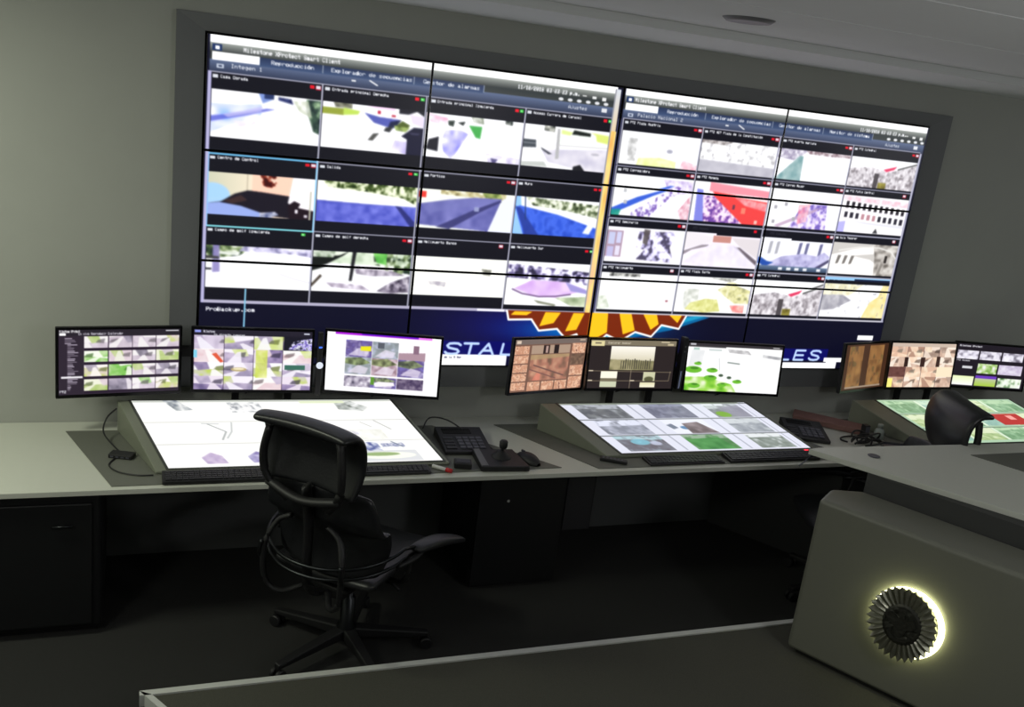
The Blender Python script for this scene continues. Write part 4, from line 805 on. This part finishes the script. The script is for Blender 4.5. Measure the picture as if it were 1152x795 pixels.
t = thing('usb_hub', 'flat black cable box on the grey mat beside the left console', 'usb hub', (-.345, -.46, .744), R(-20))
MB().box(-.055, .055, -.03, .03, 0, .02).build('body', BLK, t, bevel=.004)
m = MB()
for i in range(4): m.box(-.044+i*.024, -.030+i*.024, -.0315, -.029, .006, .013)
m.build('ports', KEYG, t)
MB().tube(spline([(-.375, -.17, .88), (-.42, -.2, .84), (-.43, -.27, .79), (-.37, -.38, .752), (-.345, -.43, .756)], 6), .004, 6).build('cable', CABLE, t, world=False)
c = [o for o in t.children if o.name.startswith('cable')][0]
inv = Matrix.Translation(t.location) @ Matrix.Rotation(R(-20), 4, 'Z'); inv.invert()
c.data.transform(inv)
m = MB().tube(spline([(-.375, -.485, .75), (-.4, -.56, .748), (-.36, -.64, .748), (-.28, -.685, .748), (-.21, -.69, .748)], 6), .0035, 6)
c2 = m.build('cable', CABLE, t); c2.data.transform(inv)

def keypad(x, y, rz, lab):
    t = thing('control_keypad', lab, 'keypad', (x, y, .744), rz, 'control keypads')
    MB().hexa([(-.13, -.15, 0), (.13, -.15, 0), (.13, .15, 0), (-.13, .15, 0), (-.13, -.15, .02), (.13, -.15, .02), (.13, .15, .045), (-.13, .15, .045)]).build('body', BLK, t, bevel=.004)
    MB().hexa([(-.10, .06, .0), (.06, .06, .0), (.06, .12, .0), (-.10, .12, .0), (-.10, .06, .04), (.06, .06, .04), (.06, .12, .045), (-.10, .12, .045)]).build('display', BLKG, t)
    m = MB()
    for i in range(4):
        for j in range(4):
            z = .02+.025*((-.11+j*.036)+.15)/.3; m.box(-.04+i*.036, -.01+i*.036, -.12+j*.036, -.09+j*.036, z, z+.008)
    m.build('keys', KEYG, t, bevel=.002)
    m = MB()
    for j in range(4): z = .02+.025*((-.11+j*.036)+.15)/.3; m.box(-.115, -.06, -.12+j*.036, -.09+j*.036, z, z+.006)
    m.build('function_keys', KEY, t, bevel=.002)
    return t
k = keypad(1.36, -.405, R(-4), 'black control keypad with grey keys beside the left console')
c = MB().tube(spline([(1.16, -.30, .80), (1.22, -.22, .83), (1.32, -.24, .82), (1.42, -.33, .77), (1.5, -.48, .748), (1.47, -.555, .752)], 6), .004, 6).build('cable', CABLE, smooth=True)
prop(c, 'thin black cable arching over the control keypad beside the left console', 'cable')
keypad(3.66, -.36, R(-24), 'black control keypad right of the middle console')

t = thing('joystick_controller', 'black camera joystick controller with a pale side strip on the desk front', 'joystick', (1.475, -.668, .744), R(-4))
MB().hexa([(-.125, -.11, 0), (.135, -.11, 0), (.10, .105, 0), (-.12, .105, 0), (-.125, -.11, .028), (.135, -.11, .028), (.10, .105, .036), (-.12, .105, .036)]).build('body', BLK, t, bevel=.004)
MB().hexa([(-.122, -.1, .027), (-.085, -.1, .027), (-.085, .1, .034), (-.117, .1, .034), (-.122, -.1, .031), (-.085, -.1, .031), (-.085, .1, .0385), (-.117, .1, .0385)]).build('side_strip', GREYP, t)
MB().lathe([(.055, .03), (.05, .036), (.03, .052), (.022, .062), (.012, .068), (.0, .068)], 20, Matrix.Translation((.012, .01, 0))).build('boot', BLK, t, smooth=True)
s = MB().tube([(.012, .01, .06), (.016, .01, .085)], .008, 10).build('stick', BLK, t, smooth=True)
MB().lathe([(0, .08), (.018, .08), (.022, .09), (.022, .115), (.017, .122), (0, .124)], 16, Matrix.Translation((.017, .01, 0))).build('knob', BLK, s, smooth=True)

def mouse(x, y, rz, lab):
    t = thing('computer_mouse', lab, 'mouse', (x, y, .744), rz)
    def fn(u, v):
        a = math.pi*(u-.5); wd = .036*(math.sin(math.pi*min(max(v, .02), .98))**.45)
        h = .036*(math.sin(math.pi*(.06+.88*v))**.6)
        return Vector((math.sin(a)*wd, (v-.5)*.125, max(0.001, h*math.cos(a)))), Vector((math.sin(a), 0, math.cos(a)+.01))
    m = MB(); n = 14; V = []; 
    for j in range(n+1):
        for i in range(n+1): V.append(fn(i/n, j/n)[0])
    F = [(j*(n+1)+i, j*(n+1)+i+1, (j+1)*(n+1)+i+1, (j+1)*(n+1)+i) for j in range(n) for i in range(n)]
    F += [((j+1)*(n+1), j*(n+1), j*(n+1)+n, (j+1)*(n+1)+n)[::-1] for j in range(n)]
    m.add(V, F); m.build('shell', BLK, t, smooth=True)
    MB().box(-.003, .003, .025, .043, .028, .0365).build('scroll_wheel', KEYG, t, bevel=.001)
    return t
mouse(1.645, -.655, R(22), 'large black mouse right of the joystick controller').scale = (1.35, 1.3, 1.3)

t = thing('marker_pen', 'white marker pen with a red cap lying at the front corner of the left console', 'pen', (1.15, -.735, .7535))
a = Vector((1.105, -.70, .7545)); b = Vector((1.185, -.775, .7545)); d = (b-a)
MB().tube([a, a+d*.72], .0095, 12).build('barrel', WHP, t, world=True, smooth=True)
MB().tube([a+d*.7, a+d*1.0], .011, 12).build('cap', REDP, t, world=True, smooth=True)
t = thing('small_box', 'small black box between the marker pen and the joystick controller', 'box', (1.265, -.70, .744), R(-15))
MB().box(-.045, .045, -.035, .035, 0, .032).build('body', BLK, t, bevel=.006)
MB().box(-.035, .035, -.025, .025, .031, .034).build('lid', KEY, t, bevel=.002)

t = thing('flat_box', 'flat reddish-brown box lying on the desk against the right console', 'box', (3.97, -.225, .744), R(-42))
MB().box(-.235, .2, -.07, .07, 0, .028).build('body', PINK, t, bevel=.003)
MB().box(-.24, .205, -.075, .075, .028, .036).build('lid', PINK, t, bevel=.003)
m = MB(); r2 = random.Random(5)
for k in range(5):
    cx = 3.93+r2.uniform(-.09, .09); cy = -.515+r2.uniform(-.05, .04); rx = r2.uniform(.06, .12); ry = r2.uniform(.03, .06); ph = r2.uniform(0, 6)
    m.tube([(cx+rx*math.cos(q+ph), cy+ry*math.sin(q+ph), .752+.018*k*abs(math.sin(q))) for q in np.linspace(0, 5.6, 22)], .006, 6)
o = m.build('cable_coil', CABLE, smooth=True); prop(o, 'tangled coil of black cable on the desk between the middle and right consoles', 'cable')
t = thing('bottle', 'small pale grey bottle beside the right console', 'bottle', (4.13, -.5, .744))
MB().lathe([(0, 0), (.028, 0), (.031, .006), (.031, .062), (.024, .076), (.015, .082), (.015, .09), (0, .09)], 24).build('body', BOTT, t, smooth=True)
MB().lathe([(0, .088), (.018, .088), (.018, .108), (.015, .111), (0, .111)], 20).build('cap', BOTT, t, smooth=True)
t = thing('speaker_box', 'small black speaker left of the pale grey bottle', 'speaker', (4.07, -.44, .744))
MB().box(-.02, .02, -.02, .02, 0, .085).build('body', BLK, t, bevel=.004)
MB().box(-.015, .015, -.022, -.019, .012, .075).build('grille', KEYG, t)
t = thing('document_tray', 'shallow dark blue tray with a pale edge in front of the right console', 'tray', (4.17, -.655, .744), R(-18))
MB().box(-.1, .1, -.08, .08, 0, .006).build('base', BLUEP, t)
m = MB(); m.box(-.1, .1, -.083, -.077, 0, .016); m.box(-.103, -.097, -.083, .083, 0, .016); m.box(.097, .103, -.083, .083, 0, .016); m.box(-.1, .1, .077, .083, 0, .016); m.build('rim', GREYP, t)
# ------------------------------------------------------------------ white console in the foreground
A0 = Vector((2.692, -1.678, 0)); d0 = Vector((.477, -.879, 0)).normalized(); nb = Vector((.879, .477, 0)).normalized()   # nb points away from the viewer
def FP(s, k, z): return A0+d0*s+nb*k+Vector((0, 0, z))
def fbox(m, s0, s1, k0, k1, z0, z1):
    return m.hexa([FP(s0, k0, z0), FP(s1, k0, z0), FP(s1, k1, z0), FP(s0, k1, z0), FP(s0, k0, z1), FP(s1, k0, z1), FP(s1, k1, z1), FP(s0, k1, z1)])
t = thing('reception_console', 'beige console with a dark top section and a glowing pleated badge on its front', 'console', (3.2, -2.2, .144))
pb = [(0, 0), (-.022, .178), (.09, .30), (2.6, .30), (2.6, 0)]
m = MB(); V = [FP(a, b, .166) for a, b in pb]+[FP(a, b, .957) for a, b in pb]
m.add(V, [(4, 3, 2, 1, 0)[::-1], (5, 6, 7, 8, 9)[::-1]]+[(i, 5+i, 5+(i+1) % 5, (i+1) % 5) for i in range(5)])
m.build('front_body', CASEW, t, world=True, bevel=.022, seg=5)
fbox(MB(), .04, 2.56, .03, .28, .145, .17).build('plinth', BLK, t, world=True)
fbox(MB(), .095, 2.5, .302, .44, .145, 1.052).build('neck', CHAR, t, world=True)
fbox(MB(), .5, 2.5, .44, .78, .145, 1.05).build('rear_body', CHAR, t, world=True)
MB().prism([(2.834, -1.375), (2.90, -1.362), (5.6, -1.40), (5.6, -3.3), (4.18, -3.3)], 1.052, 1.08).build('desk_top', DESK, t, world=True, bevel=.002)
MB().prism([(3.755, -1.52), (5.3, -1.5), (5.4, -2.3), (4.2, -2.3)], 1.0802, 1.083).build('desk_inlay', MATG, t, world=True)
MB().lathe([(0, 0), (.026, 0), (.03, .002), (.03, .004), (.02, .004), (0, .003)], 24, Matrix.Translation((3.142, -1.49, 1.08))).build('cable_grommet', KEYG, t, world=True, smooth=True)
MB().tube([(2.86, -1.3, .955), (2.97, -1.3, 1.045)], .004, 6).build('brace', CHM, t, world=True)
# badge: local frame on the front panel
Bm = Matrix((( d0.x, 0, -nb.x, 0), (d0.y, 0, -nb.y, 0), (0, 1, 0, 0), (0, 0, 0, 1)))
Bm = Matrix.Translation(FP(.495, 0, .555)) @ Bm
bl = MB()
n = 48; Rr, rr = .146, .013; V = []
for i in range(n):
    a = 2*math.pi*i/n
    for k in range(8):
        b = 2*math.pi*k/8; V.append(Bm @ Vector((.012+(Rr+rr*math.cos(b))*math.cos(a), (Rr+rr*math.cos(b))*math.sin(a)*1.05, .016+rr*math.sin(b))))
bl.add(V, [(i*8+k, ((i+1) % n)*8+k, ((i+1) % n)*8+(k+1) % 8, i*8+(k+1) % 8) for i in range(n) for k in range(8)])
bl.build('backlight', LED_Y, t, world=True, smooth=True)
bd = MB(); N = 31; V = []; F = []
so = .052
for i in range(2*N):
    a = math.pi*i/N; tip = (i % 2 == 0); ro = .166 if tip else .15; z = .012 if tip else -.004
    for r_, zz in ((.09, z*.6), (.125, z*1.1), (ro, z)): V.append(Bm @ Vector((r_*math.cos(a)*.92, r_*math.sin(a)*1.06, so+zz)))
    V.append(Bm @ Vector((ro*math.cos(a)*.92, ro*math.sin(a)*1.06, so-.014+z))); V.append(Bm @ Vector((.09*math.cos(a)*.92, .09*math.sin(a)*1.06, so-.014)))
for i in range(2*N):
    j = (i+1) % (2*N)
    for k in range(4): F.append((i*5+k, i*5+k+1, j*5+k+1, j*5+k))
    F.append((i*5+4, i*5, j*5, j*5+4))
bd.add(V, F); badge = bd.build('badge', BADGE, t, world=True)
md = MB(); V = []; F = []; nr = 9; na = 48; r3 = np.random.RandomState(3); hh = vnoise(nr+1, na, 3, 3, 11)
for j in range(nr+1):
    r_ = .0915*j/nr
    for i in range(na):
        a = 2*math.pi*i/na; q = hh[j, i]*.014*(1 if 0 < j < nr-1 else 0)
        V.append(Bm @ Vector((r_*math.cos(a)*.92, r_*math.sin(a)*1.06, so+.004+q+.006*(j == nr-1))))
for j in range(nr):
    for i in range(na): F.append((j*na+i, (j+1)*na+i, (j+1)*na+(i+1) % na, j*na+(i+1) % na))
b0 = len(V)
V += [Bm @ Vector((.0915*math.cos(2*math.pi*i/na)*.92, .0915*math.sin(2*math.pi*i/na)*1.06, so-.013)) for i in range(na)]
for i in range(na): F.append((nr*na+i, b0+i, b0+(i+1) % na, nr*na+(i+1) % na))
F.append(tuple(range(b0, b0+na))[::-1])
md.add(V, F)
# relief: a winged shape with head and shield
def rel(pts, z0, z1): md.prism([(x*.092, y*.1) for x, y in pts], so+z0, so+z1, Bm)
rel([(-.75, .25), (-.5, .5), (-.2, .3), (0, .45), (.25, .35), (.5, .5), (.7, .2), (.5, -.05), (.3, -.1), (.2, -.4), (0, -.6), (-.2, -.4), (-.3, -.1), (-.55, 0)], .006, .02)
rel([(-.14, .4), (-.2, .62), (-.05, .74), (.12, .68), (.22, .56), (.08, .56), (.12, .4)], .01, .024)
rel([(-.6, -.5), (-.3, -.72), (0, -.8), (.3, -.72), (.6, -.5), (.5, -.42), (.25, -.6), (0, -.66), (-.25, -.6), (-.5, -.42)], .006, .018)
md.build('medallion', BADGED, badge, world=True)
for a in (45, 135, 225, 315): MB().tube([Bm @ Vector((.1*math.cos(R(a)), .1*math.sin(R(a)), 0)), Bm @ Vector((.1*math.cos(R(a)), .1*math.sin(R(a)), .042))], .006, 8).build('standoff', CHM, badge, world=True)

# ------------------------------------------------------------------ office chairs
def make_chair(lab, loc, rz, sc):
    t = thing('office_chair', lab, 'chair', loc, rz, 'office chairs with headrests'); t.scale = (sc, sc, sc)
    # five-star base
    for k in range(5):
        a = R(90+72*k+20); c, s_ = math.cos(a), math.sin(a)
        m = MB(); w0, w1 = .028, .018
        def q(r, w, z): return (r*c-w*s_, r*s_+w*c, z)
        m.hexa([q(.03, -w0, .075), q(.38, -w1, .062), q(.38, w1, .062), q(.03, w0, .075), q(.03, -w0, .125), q(.38, -w1, .085), q(.38, w1, .085), q(.03, w0, .125)])
        leg = m.build('leg', BLK, t, bevel=.006)
        cm = MB()
        for o in (-.018, .018):
            X = Matrix.Translation((.37*c-o*s_, .37*s_+o*c, .029)) @ Matrix.Rotation(a, 4, 'Z') @ Matrix.Rotation(R(90), 4, 'X')
            cm.lathe([(0, -.01), (.024, -.01), (.028, -.006), (.028, .006), (.024, .01), (0, .01)], 18, X)
        cm.tube([(.37*c, .37*s_, .03), (.37*c, .37*s_, .07)], .008, 8)
        cm.build('caster', BLK, leg, smooth=False)
    MB().lathe([(0, .07), (.045, .07), (.045, .13), (.032, .15), (.032, .27), (.02, .275), (.02, .38), (0, .38)], 20).build('gas_lift', CHM, t, smooth=True)
    MB().hexa([(-.09, -.2, .37), (.09, -.2, .37), (.08, .12, .37), (-.08, .12, .37), (-.12, -.22, .435), (.12, -.22, .435), (.11, .14, .435), (-.11, .14, .435)]).build('mechanism', BLK, t, bevel=.015)
    MB().tube([(.05, .02, .40), (.2, .02, .395), (.25, .0, .39)], .007, 8).build('lever', BLK, t, smooth=True)
    # seat pad
    def seat(u, v):
        x = (u-.5)*(.50-.10*v*v); y = -.24+.58*v
        z = .475+.02*(2*u-1)**2-.05*max(0, v-.8)**1*1.2+.03*max(0, .15-v)
        return Vector((x, y, z)), Vector((0, 0, 1))
    MB().sheet(seat, 10, 10, lambda u, v: .02+.05*(math.sin(math.pi*(.08+.84*u))*math.sin(math.pi*(.08+.84*v)))**.4).build('seat', LEATH2, t, sub=2, smooth=True)
    # backrest
    def back(u, v):
        wd = .215+.075*math.sin(math.pi*(.15+.72*v)); x = (2*u-1)*wd
        y = -.235-.10*v+.05*math.sin(math.pi*min(1, v*1.5))+.055*(2*u-1)**2; z = .50+.45*v-.03*(2*u-1)**2*(1 if v > .5 else -1)
        return Vector((x, y, z)), Vector((0, 1, .2)).normalized()
    MB().sheet(back, 12, 12, lambda u, v: .014+.045*(math.sin(math.pi*(.06+.88*u))*math.sin(math.pi*(.06+.88*v)))**.4).build('backrest', LEATH, t, sub=2, smooth=True)
    # back frame: central spine and two upright loops
    m = MB(); m.tube(spline([(0, -.18, .40), (0, -.30, .44), (0, -.345, .58), (0, -.35, .75), (0, -.385, .95)], 6), .028, 12, .5); m.build('spine', BLK, t, smooth=True)
    for sx in (-1, 1):
        m = MB(); L = [(sx*.06, -.27, .44), (sx*.12, -.34, .42), (sx*.175, -.37, .46), (sx*.19, -.385, .56), (sx*.185, -.375, .66), (sx*.15, -.35, .74), (sx*.09, -.345, .78)]
        m.tube(spline(L, 6), .015, 10, .7); m.build('back_frame', BLK, t, smooth=True)
        m = MB(); m.tube(spline([(sx*.195, -.372, .555), (sx*.2, -.40, .60), (sx*.192, -.395, .655)], 4), .008, 8); m.build('bar_clip', CHM, t, smooth=True)
    # twin bars sweeping round the back to the arms
    for dz in (0, .045):
        m = MB(); pts = []
        for k in range(25):
            a = math.pi*(k/24); pts.append((.31*math.cos(a), -.10-.30*math.sin(a), .565+dz+.04*(1-math.sin(a))))
        pts = [(.315, .02, 0.59+dz*.6)]+pts+[(-.315, .02, 0.59+dz*.6)]
        m.tube(pts, .008, 8); m.build('arm_bar', CHM, t, smooth=True)
    for sx in (-1, 1):
        def arm(u, v, sx=sx):
            return Vector((sx*(.32+.07*v)+(u-.5)*.085*(1-.35*abs(2*v-1)**3), -.03+.31*v, .62-.05*v+.018*math.sin(math.pi*v))), Vector((0, 0, 1))
        a_ = MB().sheet(arm, 6, 10, lambda u, v: .012+.03*(math.sin(math.pi*(.1+.8*u))*math.sin(math.pi*(.05+.9*v)))**.5).build('armrest', LEATH2, t, sub=1, smooth=True)
        MB().tube(spline([(sx*.30, -.13, .58), (sx*.33, -.04, .59), (sx*.335, .05, .615), (sx*.335, .06, .635)], 5), .016, 10, .7).build('arm_support', BLK, a_, smooth=True)
        MB().tube(spline([(sx*.12, .02, .42), (sx*.25, .0, .43), (sx*.30, -.03, .50), (sx*.315, -.05, .60)], 5), .014, 10, .8).build('arm_post', BLK, t, smooth=True)
    # headrest: broad curved pad whose top rolls backwards
    P5 = [(-.335, .93), (-.315, 1.0), (-.305, 1.08), (-.325, 1.16), (-.375, 1.205), (-.45, 1.205)]
    sp = spline([(0, a, b) for a, b in P5], 6)
    def head(u, v):
        k = v*(len(sp)-1); i = min(int(k), len(sp)-2); f = k-i; p = sp[i].lerp(sp[i+1], f); tg = (sp[i+1]-sp[i]).normalized()
        nrm = Vector((0, tg.z, -tg.y)); e = (2*u-1); wd = .24*(1-.12*abs(2*v-1)**3)
        return Vector((e*wd, p.y-.045*e*e*(1-.5*v), p.z+.0*e)), nrm
    hd = MB().sheet(head, 12, 16, lambda u, v: .012+.045*(math.sin(math.pi*(.05+.9*u))*math.sin(math.pi*(.04+.92*v)))**.4).build('headrest', LEATH, t, sub=2, smooth=True)
    for sx in (-1, 1):
        MB().tube(spline([(sx*.10, -.37, .86), (sx*.17, -.41, .95), (sx*.185, -.425, 1.05), (sx*.17, -.42, 1.15), (sx*.16, -.41, 1.19)], 6), .02, 10, .7).build('headrest_strut', BLK, hd, smooth=True)
    MB().tube(spline([(-.17, -.40, .93), (0, -.42, .90), (.17, -.40, .93)], 6), .022, 10, .8).build('headrest_yoke', BLK, hd, smooth=True)
    return t
make_chair('black high-backed office chair seen from behind, in front of the white lit console', (.64, -1.08, 0), R(-45), 1.03)
make_chair('black office chair half hidden behind the beige console, only headrest and arm showing', (3.60, -1.05, 0), R(70), 1.03)

# ------------------------------------------------------------------ light
def area(name, loc, rot, sx, sy, power, col):
    l = bpy.data.lights.new(name, 'AREA'); l.shape = 'RECTANGLE'; l.size = sx; l.size_y = sy; l.energy = power; l.color = col
    o = bpy.data.objects.new(name, l); COL.objects.link(o); o.location = loc; o.rotation_euler = rot; return o
def point_fill(name, loc, r, power, col):
    l = bpy.data.lights.new(name, 'POINT'); l.shadow_soft_size = r; l.energy = power; l.color = col
    o = bpy.data.objects.new(name, l); COL.objects.link(o); o.location = loc; return o
area('ceiling_lamp', (-1.9, -1.3, 2.93), (0, 0, 0), .5, .5, 40, (.96, 1, .8))
point_fill('fill_light', (-1.7, -3.0, 2.5), .2, 32, (1, 1, .92))  # unseen fill, here and next lines: point lights added to brighten walls and ceiling
point_fill('fill_light', (2.6, -4.4, 2.4), .2, 46, (1, 1, .99))
point_fill('fill_light', (6.3, -2.4, 2.5), .2, 18, (.98, .99, 1))
w = bpy.data.worlds.new('World'); scene.world = w; w.use_nodes = True
w.node_tree.nodes['Background'].inputs[0].default_value = (.5, .52, .5, 1); w.node_tree.nodes['Background'].inputs[1].default_value = .02

# ------------------------------------------------------------------ camera
cam = bpy.data.cameras.new('camera'); co = bpy.data.objects.new('camera', cam); COL.objects.link(co)
Mr = ((0.9292126879179462, -0.3494247909143292, 0.12027508514560538), (-0.012621179543166675, 0.2952700959078908, 0.9553304539736415), (-0.36932978006010353, -0.8892231924309116, 0.2699585664573978))
rot = Matrix(Mr).transposed().to_4x4()
co.matrix_world = Matrix.Translation((-.2963, -4.9264, 2.6292)) @ rot
cam.sensor_width = 36; cam.lens = 1068.05/1152*36; cam.shift_y = 1/1152; cam.clip_start = .05
scene.camera = co
scene.view_settings.view_transform = 'Standard'; scene.view_settings.look = 'None'
scene.view_settings.exposure = 0; scene.view_settings.gamma = 1; scene.view_settings.use_curve_mapping = False
